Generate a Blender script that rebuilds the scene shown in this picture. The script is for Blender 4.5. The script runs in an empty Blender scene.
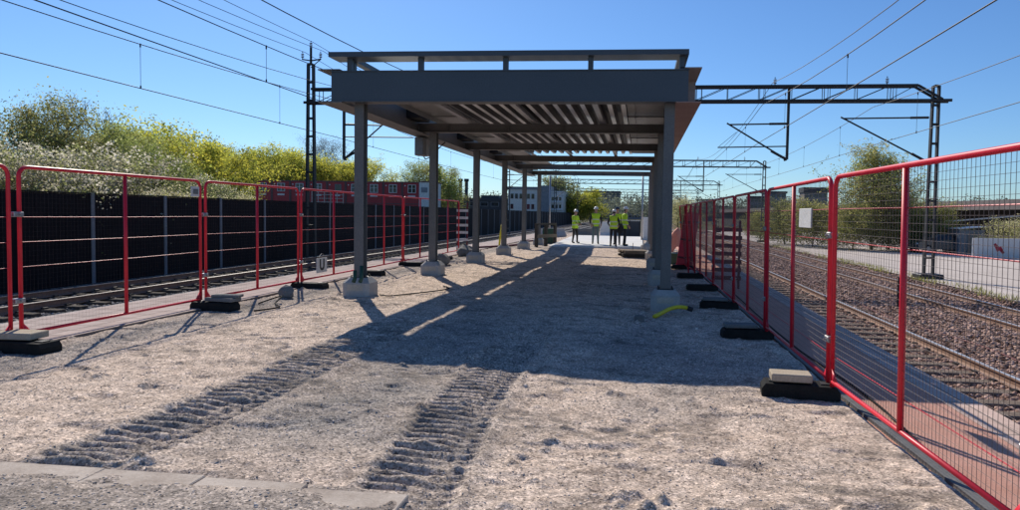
import bpy, bmesh, math, random
import numpy as np
from mathutils import Vector, Matrix
rnd = random.Random(7)
scene = bpy.context.scene
COL = scene.collection
R = math.radians

# ------------------------------------------------------------------ helpers
class MB:
    """collects simple shapes; build() links them as ONE mesh object"""
    def __init__(s): s.v = []; s.f = []; s.m = []
    def add(s, vs, fs, mi=0):
        o = len(s.v); s.v += [tuple(p) for p in vs]
        s.f += [tuple(i + o for i in f) for f in fs]; s.m += [mi] * len(fs); return s
    def box(s, x0, x1, y0, y1, z0, z1, mi=0, bev=0.0, M=None):
        if bev > 0:
            b = bev; P = []
            for z, i in ((z0, b), (z0 + b, 0), (z1 - b, 0), (z1, b)):
                P += [(x0 + b + i * 0, y0 + i, z), (x1 - b, y0 + i, z), (x1 - i, y0 + b, z), (x1 - i, y1 - b, z),
                      (x1 - b, y1 - i, z), (x0 + b, y1 - i, z), (x0 + i, y1 - b, z), (x0 + i, y0 + b, z)]
            F = [tuple(range(7, -1, -1)), tuple(range(24, 32))]
            for k in range(3):
                for i in range(8):
                    j = (i + 1) % 8; F.append((k * 8 + i, k * 8 + j, k * 8 + 8 + j, k * 8 + 8 + i))
        else:
            P = [(x, y, z) for z in (z0, z1) for y in (y0, y1) for x in (x0, x1)]
            F = [(0, 2, 3, 1), (4, 5, 7, 6), (0, 1, 5, 4), (2, 6, 7, 3), (0, 4, 6, 2), (1, 3, 7, 5)]
        if M is not None: P = [M @ Vector(p) for p in P]
        return s.add(P, F, mi)
    def tube(s, pts, r, n=6, mi=0, cap=True):
        pts = [Vector(p) for p in pts]; k = len(pts)
        rs = r if isinstance(r, (list, tuple)) else [r] * k
        V = []; F = []; prev = None
        for i, p in enumerate(pts):
            d = (pts[min(i + 1, k - 1)] - pts[max(i - 1, 0)])
            d = d.normalized() if d.length > 1e-9 else Vector((0, 0, 1))
            if prev is None:
                a = Vector((0, 0, 1)) if abs(d.z) < .9 else Vector((1, 0, 0)); u = d.cross(a).normalized()
            else:
                u = (prev - d * prev.dot(d)); u = u.normalized() if u.length > 1e-6 else d.orthogonal().normalized()
            prev = u; w = d.cross(u)
            for j in range(n):
                t = 2 * math.pi * (j + .5) / n
                V.append(p + (u * math.cos(t) + w * math.sin(t)) * rs[i])
        for i in range(k - 1):
            for j in range(n):
                q = (j + 1) % n; F.append((i * n + j, i * n + q, i * n + n + q, i * n + n + j))
        if cap: F += [tuple(range(n - 1, -1, -1)), tuple((k - 1) * n + j for j in range(n))]
        return s.add(V, F, mi)
    def bar(s, a, b, w, h, mi=0):
        """rectangular bar from a to b, w sideways, h upwards"""
        a = Vector(a); b = Vector(b); d = (b - a).normalized()
        up = Vector((0, 0, 1)) if abs(d.z) < .95 else Vector((0, 1, 0))
        x = d.cross(up).normalized(); z = x.cross(d)
        P = [q + x * (i * w / 2) + z * (j * h / 2) for q in (a, b) for j in (-1, 1) for i in (-1, 1)]
        return s.add(P, [(0, 1, 3, 2), (4, 6, 7, 5), (0, 4, 5, 1), (2, 3, 7, 6), (0, 2, 6, 4), (1, 5, 7, 3)], mi)
    def ell(s, c, rx, ry, rz, nu=12, nv=7, z0=-90, z1=90, mi=0):
        V = []; F = []
        for i in range(nv + 1):
            t = R(z0 + (z1 - z0) * i / nv)
            for j in range(nu):
                a = 2 * math.pi * j / nu
                V.append((c[0] + rx * math.cos(t) * math.cos(a), c[1] + ry * math.cos(t) * math.sin(a), c[2] + rz * math.sin(t)))
        for i in range(nv):
            for j in range(nu):
                q = (j + 1) % nu; F.append((i * nu + j, i * nu + q, i * nu + nu + q, i * nu + nu + j))
        F.append(tuple(range(nu - 1, -1, -1)))
        return s.add(V, F, mi)
    def build(s, name, mats, parent=None, smooth=False, loc=None):
        me = bpy.data.meshes.new(name); me.from_pydata(s.v, [], s.f)
        if not isinstance(mats, (list, tuple)): mats = [mats]
        for m in mats: me.materials.append(m)
        if len(mats) > 1: me.polygons.foreach_set('material_index', s.m)
        bm = bmesh.new(); bm.from_mesh(me); bmesh.ops.recalc_face_normals(bm, faces=bm.faces); bm.to_mesh(me); bm.free()
        if smooth: me.polygons.foreach_set('use_smooth', [True] * len(me.polygons))
        me.update()
        return link(name, me, parent, loc)

def link(name, me, parent=None, loc=None):
    o = bpy.data.objects.new(name, me); COL.objects.link(o)
    if parent is not None: o.parent = parent
    if loc is not None: o.location = loc
    return o
def tag(o, label=None, cat=None, group=None, kind=None):
    if label: o['label'] = label
    if cat: o['category'] = cat
    if group: o['group'] = group
    if kind: o['kind'] = kind
    return o
def empty(name, loc=(0, 0, 0), rz=0.0, label=None, cat=None, group=None):
    o = bpy.data.objects.new(name, None); COL.objects.link(o)
    o.location = loc; o.rotation_euler = (0, 0, rz); o.empty_display_size = .2
    return tag(o, label, cat, group)
def copy_tree(o, parent=None, label=None):
    c = o.copy(); COL.objects.link(c)
    if parent is not None: c.parent = parent
    if label: c['label'] = label
    for ch in list(o.children): copy_tree(ch, c)
    return c
def np_mesh(name, V, F, mat, smooth=False, color=None, parent=None, attr='tint'):
    """V (n,3), F (m,k) arrays, colour per vertex (n,3)"""
    me = bpy.data.meshes.new(name); n = len(V); m, k = F.shape
    me.vertices.add(n); me.vertices.foreach_set('co', np.ascontiguousarray(V, dtype=np.float32).ravel())
    me.loops.add(m * k); me.loops.foreach_set('vertex_index', np.ascontiguousarray(F, dtype=np.int32).ravel())
    me.polygons.add(m); me.polygons.foreach_set('loop_start', np.arange(0, m * k, k, dtype=np.int32))
    if smooth: me.polygons.foreach_set('use_smooth', np.ones(m, dtype=bool))
    if color is not None:
        a = me.attributes.new(attr, 'FLOAT_COLOR', 'POINT')
        c = np.ones((n, 4), dtype=np.float32); c[:, :3] = color; a.data.foreach_set('color', c.ravel())
    me.materials.append(mat); me.update(calc_edges=True); me.validate()
    return link(name, me, parent)

# value noise on numpy arrays
def vnoise(x, y, seed=0):
    g = np.random.RandomState(seed).rand(256, 256)
    xi = np.floor(x).astype(int); yi = np.floor(y).astype(int); fx = x - xi; fy = y - yi
    fx = fx * fx * (3 - 2 * fx); fy = fy * fy * (3 - 2 * fy)
    a = g[xi % 256, yi % 256]; b = g[(xi + 1) % 256, yi % 256]; c = g[xi % 256, (yi + 1) % 256]; d = g[(xi + 1) % 256, (yi + 1) % 256]
    return (a * (1 - fx) + b * fx) * (1 - fy) + (c * (1 - fx) + d * fx) * fy
def fbm(x, y, seed=0, o=4):
    t = 0; a = .5
    for i in range(o): t = t + a * (vnoise(x * 2 ** i + 17 * i, y * 2 ** i + 5 * i, seed + i) - .5); a *= .55
    return t

# ------------------------------------------------------------------ materials
class NT:
    def __init__(s, name):
        s.mat = bpy.data.materials.new(name); s.mat.use_nodes = True; s.t = s.mat.node_tree
        s.b = s.t.nodes['Principled BSDF']; s.tc = s.t.nodes.new('ShaderNodeTexCoord')
    def n(s, ty, **kw):
        o = s.t.nodes.new(ty)
        for k, v in kw.items():
            if k in o.inputs: o.inputs[k].default_value = v
            else: setattr(o, k, v)
        return o
    def l(s, a, b): s.t.links.new(a, b)
    def noise(s, scale, detail=4, rough=.6, co='Object', vec=None):
        o = s.n('ShaderNodeTexNoise', Scale=scale, Detail=detail, Roughness=rough)
        s.l(vec if vec is not None else s.tc.outputs[co], o.inputs['Vector']); return o.outputs['Fac']
    def ramp(s, fac, stops):
        o = s.n('ShaderNodeValToRGB'); e = o.color_ramp.elements
        while len(e) < len(stops): e.new(.5)
        for i, (p, c) in enumerate(stops):
            e[i].position = p; e[i].color = (c[0], c[1], c[2], 1) if not isinstance(c, float) else (c, c, c, 1)
        s.l(fac, o.inputs['Fac']); return o.outputs['Color']
    def mix(s, fac, a, b, mode='MIX'):
        o = s.n('ShaderNodeMixRGB', blend_type=mode)
        for inp, v in ((o.inputs['Fac'], fac), (o.inputs['Color1'], a), (o.inputs['Color2'], b)):
            if isinstance(v, (int, float)): inp.default_value = v
            elif isinstance(v, tuple): inp.default_value = (v[0], v[1], v[2], 1)
            else: s.l(v, inp)
        return o.outputs['Color']
    def bump(s, h, strength=.5, dist=.01):
        o = s.n('ShaderNodeBump', Strength=strength, Distance=dist); s.l(h, o.inputs['Height']); s.l(o.outputs['Normal'], s.b.inputs['Normal'])
    def col(s, c): s.l(c, s.b.inputs['Base Color'])
    def p(s, **kw):
        for k, v in kw.items(): s.b.inputs[k.replace('_', ' ')].default_value = v

def rough_mat(name, c1, c2, scale=6., rough=.8, metal=0., bump=.25, fine=60., dist=.004, spec=.5):
    """two tone weathered surface with fine grain"""
    N = NT(name); a = N.noise(scale, 6, .65); f = N.noise(fine, 3, .6)
    base = N.ramp(a, [(.33, c1), (.68, c2)])
    N.col(N.mix(.35, base, N.ramp(f, [(.3, tuple(.55 * x for x in c1)), (.75, tuple(min(1, 1.25 * x) for x in c2))])))
    N.p(Roughness=rough, Metallic=metal); N.b.inputs['Specular IOR Level'].default_value = spec
    if bump: N.bump(f, bump, dist)
    return N.mat
M = {}
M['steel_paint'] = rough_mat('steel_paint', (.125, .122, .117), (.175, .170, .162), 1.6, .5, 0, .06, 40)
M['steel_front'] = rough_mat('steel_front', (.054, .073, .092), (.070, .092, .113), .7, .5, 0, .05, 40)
M['primer'] = rough_mat('primer', (.34, .20, .16), (.42, .26, .215), 1.5, .6, 0, .06, 40)
M['fascia'] = rough_mat('fascia', (.26, .22, .20), (.34, .29, .265), 1.2, .55, 0, .06, 30)
M['sheet_flat'] = rough_mat('sheet_flat', (.22, .22, .215), (.34, .34, .33), 2.5, .4, .5, .15, 25)
M['galv_deck'] = rough_mat('galv_deck', (.78, .78, .77), (.85, .85, .84), 3., .3, .4, 0, 30)
M['concrete'] = rough_mat('concrete', (.36, .355, .34), (.48, .47, .45), 5., .9, 0, .4, 70)
M['concrete_dark'] = rough_mat('concrete_dark', (.15, .15, .145), (.24, .235, .225), 5., .9, 0, .4, 70)
M['slab_pale'] = rough_mat('slab_pale', (.62, .61, .58), (.75, .74, .71), .8, .85, 0, .2, 30)
def dirty_slab():
    N = NT('dirty_slab'); a = N.noise(2.2, 7, .7); f = N.noise(60, 4, .7)
    c = N.mix(N.ramp(a, [(.40, (0., 0., 0.)), (.62, (.8, .8, .8))]), (.56, .49, .42), (.36, .30, .25))
    N.col(N.mix(.5, c, N.ramp(f, [(.3, (.65, .63, .6)), (.7, (1.15, 1.15, 1.15))]), 'MULTIPLY')); N.p(Roughness=.95); N.b.inputs['Specular IOR Level'].default_value = .08; N.bump(f, .6, .006); return N.mat
M['dirty_slab'] = dirty_slab()
M['slab_tan'] = rough_mat('slab_tan', (.40, .33, .24), (.52, .45, .35), 5., .9, 0, .4, 70)
M['plate'] = rough_mat('plate', (.42, .38, .31), (.55, .50, .42), 14., .7, 0, .1, 60)
M['rubber'] = rough_mat('rubber', (.012, .013, .013), (.03, .03, .03), 9., .75, 0, .4, 90)
M['galv'] = rough_mat('galv', (.30, .30, .31), (.42, .42, .43), 8., .4, .7, .1, 60)
M['wire_mesh'] = rough_mat('wire_mesh', (.07, .05, .05), (.11, .085, .085), 8., .5, .3, 0, 60)
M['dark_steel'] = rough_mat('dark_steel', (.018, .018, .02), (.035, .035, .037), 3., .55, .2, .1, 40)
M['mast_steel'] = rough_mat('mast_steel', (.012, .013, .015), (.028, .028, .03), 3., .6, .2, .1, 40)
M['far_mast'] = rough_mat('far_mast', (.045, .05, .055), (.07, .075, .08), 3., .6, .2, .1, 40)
M['wire'] = rough_mat('wire', (.02, .018, .018), (.04, .036, .034), 3., .6, .2, 0, 40)
M['insulator'] = rough_mat('insulator', (.05, .03, .022), (.09, .05, .04), 6., .3, 0, 0, 40)
M['wall_black'] = rough_mat('wall_black', (.009, .0065, .008), (.018, .013, .015), 1.3, .75, 0, .2, 20, spec=.15)
M['wall_post'] = rough_mat('wall_post', (.19, .195, .215), (.26, .265, .285), 3., .7, .2, .1, 30)
M['rail_side'] = rough_mat('rail_side', (.22, .125, .085), (.36, .235, .175), 9., .8, .2, .3, 60)
M['rail_top'] = rough_mat('rail_top', (.55, .52, .49), (.70, .67, .64), 6., .35, .35, .05, 60)
M['sleeper'] = rough_mat('sleeper', (.13, .10, .08), (.25, .20, .165), 7., .9, 0, .6, 50, .01)
M['wood'] = rough_mat('wood', (.17, .13, .095), (.29, .23, .17), 8., .85, 0, .4, 40)
M['wood_dark'] = rough_mat('wood_dark', (.05, .045, .04), (.11, .095, .08), 8., .85, 0, .4, 40)
M['white_board'] = rough_mat('white_board', (.6, .59, .57), (.74, .73, .71), 5., .6, 0, .1, 40)
M['dull_red'] = rough_mat('dull_red', (.10, .006, .014), (.16, .012, .02), 5., .6, 0, .1, 40)
M['cabin_red'] = rough_mat('cabin_red', (.36, .028, .034), (.46, .045, .048), .7, .6, 0, .05, 5)
M['cabin_trim'] = rough_mat('cabin_trim', (.12, .05, .05), (.17, .09, .085), 2., .6, 0, 0, 5)
M['window_white'] = rough_mat('window_white', (.62, .62, .60), (.74, .74, .72), 2., .5, 0, 0, 10)
M['white_render'] = rough_mat('white_render', (.66, .66, .64), (.76, .76, .74), .3, .8, 0, .05, 4)
M['grey_block'] = rough_mat('grey_block', (.20, .22, .245), (.28, .30, .33), .2, .8, 0, 0, 3)
M['brown_block'] = rough_mat('brown_block', (.24, .20, .19), (.32, .28, .27), .2, .8, 0, 0, 3)
M['dark_roof'] = rough_mat('dark_roof', (.03, .035, .042), (.06, .065, .075), .3, .7, 0, 0, 3)
M['bridge'] = rough_mat('bridge', (.13, .11, .105), (.19, .165, .155), .6, .85, 0, .1, 6)
M['bridge_dark'] = rough_mat('bridge_dark', (.016, .014, .017), (.03, .026, .028), .5, .85, 0, .1, 6)
M['bark'] = rough_mat('bark', (.05, .04, .032), (.12, .10, .085), 9., .9, 0, .5, 40)
M['bark_grey'] = rough_mat('bark_grey', (.16, .15, .15), (.27, .26, .26), 9., .9, 0, .3, 40)
M['yellow_pipe'] = rough_mat('yellow_pipe', (.72, .58, .015), (.82, .68, .03), 9., .5, 0, .1, 40)
M['orange_net'] = rough_mat('orange_net', (.75, .22, .13), (.85, .33, .22), 9., .7, 0, .4, 40)
M['green_plastic'] = rough_mat('green_plastic', (.01, .05, .03), (.02, .08, .05), 9., .5, 0, .1, 40)
M['navy_hoarding'] = rough_mat('navy_hoarding', (.016, .022, .032), (.03, .04, .055), 1., .6, 0, .1, 20)
M['car_paint'] = rough_mat('car_paint', (.10, .11, .12), (.13, .14, .15), 1., .25, .3, 0, 20)
M['tyre'] = rough_mat('tyre', (.012, .012, .012), (.02, .02, .02), 8., .85, 0, .2, 40)
M['skin'] = rough_mat('skin', (.42, .24, .17), (.52, .31, .23), 12., .6, 0, 0, 60)
M['hair'] = rough_mat('hair', (.03, .02, .015), (.06, .04, .03), 30., .7, 0, 0, 90)
M['cloth_dark'] = rough_mat('cloth_dark', (.012, .013, .018), (.028, .03, .036), 14., .9, 0, .3, 90)
M['cloth_teal'] = rough_mat('cloth_teal', (.10, .14, .145), (.17, .215, .22), 10., .9, 0, .3, 90)
M['cloth_brown'] = rough_mat('cloth_brown', (.03, .025, .022), (.06, .05, .045), 10., .9, 0, .3, 90)
M['hivis'] = rough_mat('hivis', (.46, .72, .02), (.60, .86, .05), 10., .8, 0, .2, 60)
M['reflective'] = rough_mat('reflective', (.55, .58, .50), (.70, .72, .65), 10., .5, 0, 0, 60)
M['helmet_white'] = rough_mat('helmet_white', (.72, .72, .72), (.80, .80, .80), 4., .35, 0, 0, 60)
M['helmet_dark'] = rough_mat('helmet_dark', (.015, .025, .05), (.03, .04, .07), 4., .35, 0, 0, 60)
M['boot'] = rough_mat('boot', (.02, .018, .015), (.04, .035, .03), 9., .8, 0, .2, 60)
M['graffiti_red'] = rough_mat('graffiti_red', (.50, .03, .05), (.62, .07, .09), 4., .8, 0, 0, 20)
M['grey_box'] = rough_mat('grey_box', (.16, .17, .18), (.22, .23, .24), 3., .5, .3, 0, 40)

def fence_red():
    N = NT('fence_red'); a = N.noise(5, 5, .6); f = N.noise(45, 4, .7)
    base = N.ramp(a, [(.3, (.58, .008, .028)), (.7, (.74, .015, .042))])
    scuff = N.ramp(f, [(.68, (0., 0., 0.)), (.76, (.55, .55, .55))])
    N.col(N.mix(scuff, base, (.42, .13, .13))); N.p(Roughness=.42); N.bump(f, .08, .002); return N.mat
M['fence_red'] = fence_red()

def glass():
    N = NT('window_glass'); a = N.noise(1.2, 2)
    N.col(N.ramp(a, [(.35, (.012, .016, .022)), (.65, (.045, .055, .07))])); N.p(Roughness=.08); return N.mat
M['glass'] = glass()

def tint_mat(name, rough=.85, translucent=0., spec=.3):
    N = NT(name); a = N.n('ShaderNodeAttribute', attribute_name='tint'); f = N.noise(40, 3)
    c = N.mix(1., a.outputs['Color'], N.ramp(f, [(.25, (.65, .65, .65)), (.75, (1.25, 1.25, 1.25))]), 'MULTIPLY')
    N.col(c); N.p(Roughness=rough); N.b.inputs['Specular IOR Level'].default_value = spec
    if translucent:
        t = N.n('ShaderNodeBsdfTranslucent'); N.l(c, t.inputs['Color']); mx = N.n('ShaderNodeMixShader'); mx.inputs[0].default_value = translucent
        N.l(N.b.outputs[0], mx.inputs[1]); N.l(t.outputs[0], mx.inputs[2]); N.l(mx.outputs[0], N.t.nodes['Material Output'].inputs['Surface'])
    return N.mat
M['leaf'] = tint_mat('leaf', .7, .6)
M['stone'] = tint_mat('stone', .9, 0, .08)

def ground_mat():
    N = NT('gravel_ground')
    a = N.n('ShaderNodeAttribute', attribute_name='tone')
    sep = N.n('ShaderNodeSeparateColor'); N.l(a.outputs['Color'], sep.inputs[0])
    big = N.noise(.8, 5, .6); mid = N.noise(7, 6, .7); fine = N.noise(55, 4, .75)
    vor = N.n('ShaderNodeTexVoronoi', Scale=75.); N.l(N.tc.outputs['Object'], vor.inputs['Vector'])
    vor2 = N.n('ShaderNodeTexVoronoi', Scale=34.); N.l(N.tc.outputs['Object'], vor2.inputs['Vector'])
    dust = N.ramp(mid, [(.25, (.37, .29, .225)), (.45, (.56, .455, .365)), (.62, (.69, .57, .465)), (.78, (.79, .665, .555))])
    grey = N.ramp(fine, [(.25, (.15, .14, .13)), (.55, (.31, .29, .265)), (.8, (.48, .455, .425))])
    c = N.mix(sep.outputs[0], dust, grey)
    hsv = N.n('ShaderNodeSeparateColor'); N.l(vor.outputs['Color'], hsv.inputs[0])
    grain = N.ramp(hsv.outputs[0], [(.0, (.25, .25, .26)), (.25, (.8, .8, .8)), (.7, (1.08, 1.08, 1.08)), (1., (1.75, 1.72, 1.70))])
    c = N.mix(.9, c, grain, 'MULTIPLY')
    hs2 = N.n('ShaderNodeSeparateColor'); N.l(vor2.outputs['Color'], hs2.inputs[0])
    c = N.mix(.38, c, N.ramp(hs2.outputs[1], [(.0, (.30, .29, .30)), (.18, (.78, .77, .76)), (.6, (1.06, 1.05, 1.04)), (1., (1.50, 1.47, 1.44))]), 'MULTIPLY')
    pat = N.noise(2.6, 8, .72); c = N.mix(.85, c, N.ramp(pat, [(.34, (.42, .41, .42)), (.46, (.86, .85, .85)), (.6, (1.05, 1.03, 1.02)), (.75, (1.2, 1.17, 1.14))]), 'MULTIPLY')
    c = N.mix(sep.outputs[1], c, (.12, .105, .09))
    N.col(c); N.p(Roughness=.95); N.b.inputs['Specular IOR Level'].default_value = .06
    add = N.n('ShaderNodeMath', operation='ADD'); N.l(N.noise(48, 5, .8), add.inputs[0]); N.l(vor.outputs['Distance'], add.inputs[1])
    N.bump(add.outputs[0], .5, .007); return N.mat
M['ground'] = ground_mat()

def ballast_mat(name, c1, c2, c3):
    N = NT(name); vor = N.n('ShaderNodeTexVoronoi', Scale=16.); N.l(N.tc.outputs['Object'], vor.inputs['Vector'])
    hs = N.n('ShaderNodeSeparateColor'); N.l(vor.outputs['Color'], hs.inputs[0]); b = N.noise(.5, 4)
    c = N.ramp(hs.outputs[0], [(0., c1), (.5, c2), (1., c3)])
    N.col(N.mix(.5, c, N.ramp(b, [(.3, (.6, .6, .6)), (.7, (1.1, 1.05, 1.05))]), 'MULTIPLY')); N.p(Roughness=.95); N.b.inputs['Specular IOR Level'].default_value = .08
    N.bump(vor.outputs['Distance'], 1., .05); return N.mat
M['ballast_brown'] = ballast_mat('ballast_brown', (.08, .05, .04), (.22, .145, .12), (.42, .31, .27))
M['ballast_grey'] = ballast_mat('ballast_grey', (.06, .06, .06), (.16, .155, .15), (.36, .35, .33))

def paver_mat(name, c1, c2, mortar, bw, bh, scale=1., off=.5):
    N = NT(name); b = N.n('ShaderNodeTexBrick', Scale=scale); b.offset = off
    b.inputs['Brick Width'].default_value = bw; b.inputs['Row Height'].default_value = bh; b.inputs['Mortar Size'].default_value = .012
    b.inputs['Color1'].default_value = (*c1, 1); b.inputs['Color2'].default_value = (*c2, 1); b.inputs['Mortar'].default_value = (*mortar, 1)
    N.l(N.tc.outputs['Object'], b.inputs['Vector']); n = N.noise(3, 6, .7); f = N.noise(70, 3)
    c = N.mix(.6, b.outputs['Color'], N.ramp(n, [(.3, (.55, .52, .5)), (.7, (1.15, 1.12, 1.1))]), 'MULTIPLY')
    N.col(N.mix(.4, c, N.ramp(f, [(.3, (.7, .7, .7)), (.7, (1.2, 1.2, 1.2))]), 'MULTIPLY')); N.p(Roughness=.9); N.b.inputs['Specular IOR Level'].default_value = .08
    N.bump(f, .3, .004); return N.mat
M['paver_pink'] = paver_mat('paver_pink', (.45, .37, .34), (.52, .44, .40), (.24, .20, .18), .35, .35, 1., 0.)
M['asphalt_pink'] = rough_mat('asphalt_pink', (.58, .30, .215), (.72, .41, .315), 1.4, .95, 0, .5, 90)
M['edge_slab'] = paver_mat('edge_slab', (.62, .47, .40), (.68, .52, .45), (.3, .25, .22), .8, 1.0, 1., 0.)
M['yard'] = rough_mat('yard', (.50, .435, .385), (.64, .57, .515), .5, .95, 0, .3, 30)
M['terrain'] = rough_mat('terrain', (.06, .07, .03), (.16, .14, .09), .05, .95, 0, .3, 2)
M['verge'] = rough_mat('verge', (.045, .055, .02), (.15, .125, .075), .6, .95, 0, .5, 12, .05)
M['far_hill'] = rough_mat('far_hill', (.05, .075, .065), (.09, .12, .10), .02, .95, 0, 0, .3)

for k_ in ('yard', 'asphalt_pink', 'concrete', 'concrete_dark', 'slab_pale', 'slab_tan', 'terrain', 'verge', 'wood', 'wood_dark', 'sleeper', 'rubber'):
    M[k_].node_tree.nodes['Principled BSDF'].inputs['Specular IOR Level'].default_value = .08

# ------------------------------------------------------------------ world, sun, camera
SUN_EL, SUN_AZ = R(38.5), R(-28.0)      # azimuth measured from +y (along the platform) towards +x
w = bpy.data.worlds.new('World'); scene.world = w; w.use_nodes = True
nt = w.node_tree; sky = nt.nodes.new('ShaderNodeTexSky'); sky.sky_type = 'NISHITA'; sky.sun_disc = False
sky.sun_elevation = SUN_EL; sky.sun_rotation = SUN_AZ; sky.altitude = 0; sky.air_density = 1.0; sky.dust_density = .25; sky.ozone_density = 3.0
hs = nt.nodes.new('ShaderNodeHueSaturation'); hs.inputs['Saturation'].default_value = 1.06; hs.inputs['Value'].default_value = 1.0
tn = nt.nodes.new('ShaderNodeMixRGB'); tn.blend_type = 'MULTIPLY'; tn.inputs[0].default_value = 1.; tn.inputs[2].default_value = (.57, .775, 1.02, 1)
nt.links.new(sky.outputs[0], hs.inputs['Color']); nt.links.new(hs.outputs[0], tn.inputs[1]); nt.links.new(tn.outputs[0], nt.nodes['Background'].inputs['Color'])
nt.nodes['Background'].inputs['Strength'].default_value = .113
sd = bpy.data.lights.new('sun', 'SUN'); sd.energy = 5.0; sd.angle = R(.5); sd.color = (1., .915, .80)
so = bpy.data.objects.new('sun', sd); COL.objects.link(so)
sdir = Vector((math.sin(SUN_AZ) * math.cos(SUN_EL), math.cos(SUN_AZ) * math.cos(SUN_EL), math.sin(SUN_EL)))
so.rotation_euler = sdir.to_track_quat('Z', 'Y').to_euler(); so.location = sdir * 60
scene.view_settings.view_transform = 'Standard'; scene.view_settings.look = 'None'; scene.view_settings.exposure = 0

HC = 1.65
cd = bpy.data.cameras.new('camera'); cam = bpy.data.objects.new('camera', cd); COL.objects.link(cam); scene.camera = cam
cd.sensor_fit = 'HORIZONTAL'; cd.sensor_width = 36; cd.lens = 24.0; cd.shift_x = -.0549; cd.shift_y = -.0088; cd.clip_end = 6000; cd.clip_start = .05
yaw, pitch, roll = R(6.2), R(2.677), .018
fwd = Vector((-math.sin(yaw) * math.cos(pitch), math.cos(yaw) * math.cos(pitch), -math.sin(pitch)))
r0 = Vector((math.cos(yaw), math.sin(yaw), 0)); u0 = r0.cross(fwd)
right = r0 * math.cos(roll) + u0 * math.sin(roll); up = -r0 * math.sin(roll) + u0 * math.cos(roll)
mt = Matrix((right, up, -fwd)).transposed().to_4x4(); mt.translation = Vector((0, 0, HC)); cam.matrix_world = mt
scene.render.resolution_x = 1024; scene.render.resolution_y = 512

# ------------------------------------------------------------------ the setting: terrain, yard, ballast, platform
def sheet(name, x0, x1, y0, y1, z, mat, kind='structure', cat=None, label=None):
    o = MB().add([(x0, y0, z), (x1, y0, z), (x1, y1, z), (x0, y1, z)], [(0, 1, 2, 3)]).build(name, mat)
    return tag(o, label, cat, None, kind)
sheet('terrain', -3000, 3000, -300, 5000, -1.1, M['terrain'])
sheet('gravel_yard', 11.15, 70, -20, 120, -.68, M['yard'])
sheet('verge', -60, -16.1, -10, 90, -.25, M['verge'])

def ballast_profile(name, prof, y0, y1, mat):
    m = MB(); V = []; ys = [y0, 10, 20, 40, 80, y1]
    for y in ys: V += [(x, y, z) for x, z in prof]
    k = len(prof); F = [(i * k + j, i * k + j + 1, i * k + k + j + 1, i * k + k + j) for i in range(len(ys) - 1) for j in range(k - 1)]
    m.add(V, F); o = m.build(name, mat); return tag(o, None, None, None, 'structure')
PR = [(3.36, -.98), (3.6, -.93), (5.3, -.905), (5.75, -.85), (6.3, -.85), (6.9, -.87), (7.7, -.85), (10.9, -.85), (11.2, -.72), (11.6, -.70)]
ballast_profile('ballast_bed', PR, -6, 420, M['ballast_brown'])
PL = [(-15.95, -.62), (-15.4, -.66), (-12.4, -.70), (-11.6, -.68), (-8.7, -.72), (-8.62, -.8)]
ballast_profile('ballast_bed', PL, -6, 420, M['ballast_grey'])

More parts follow.
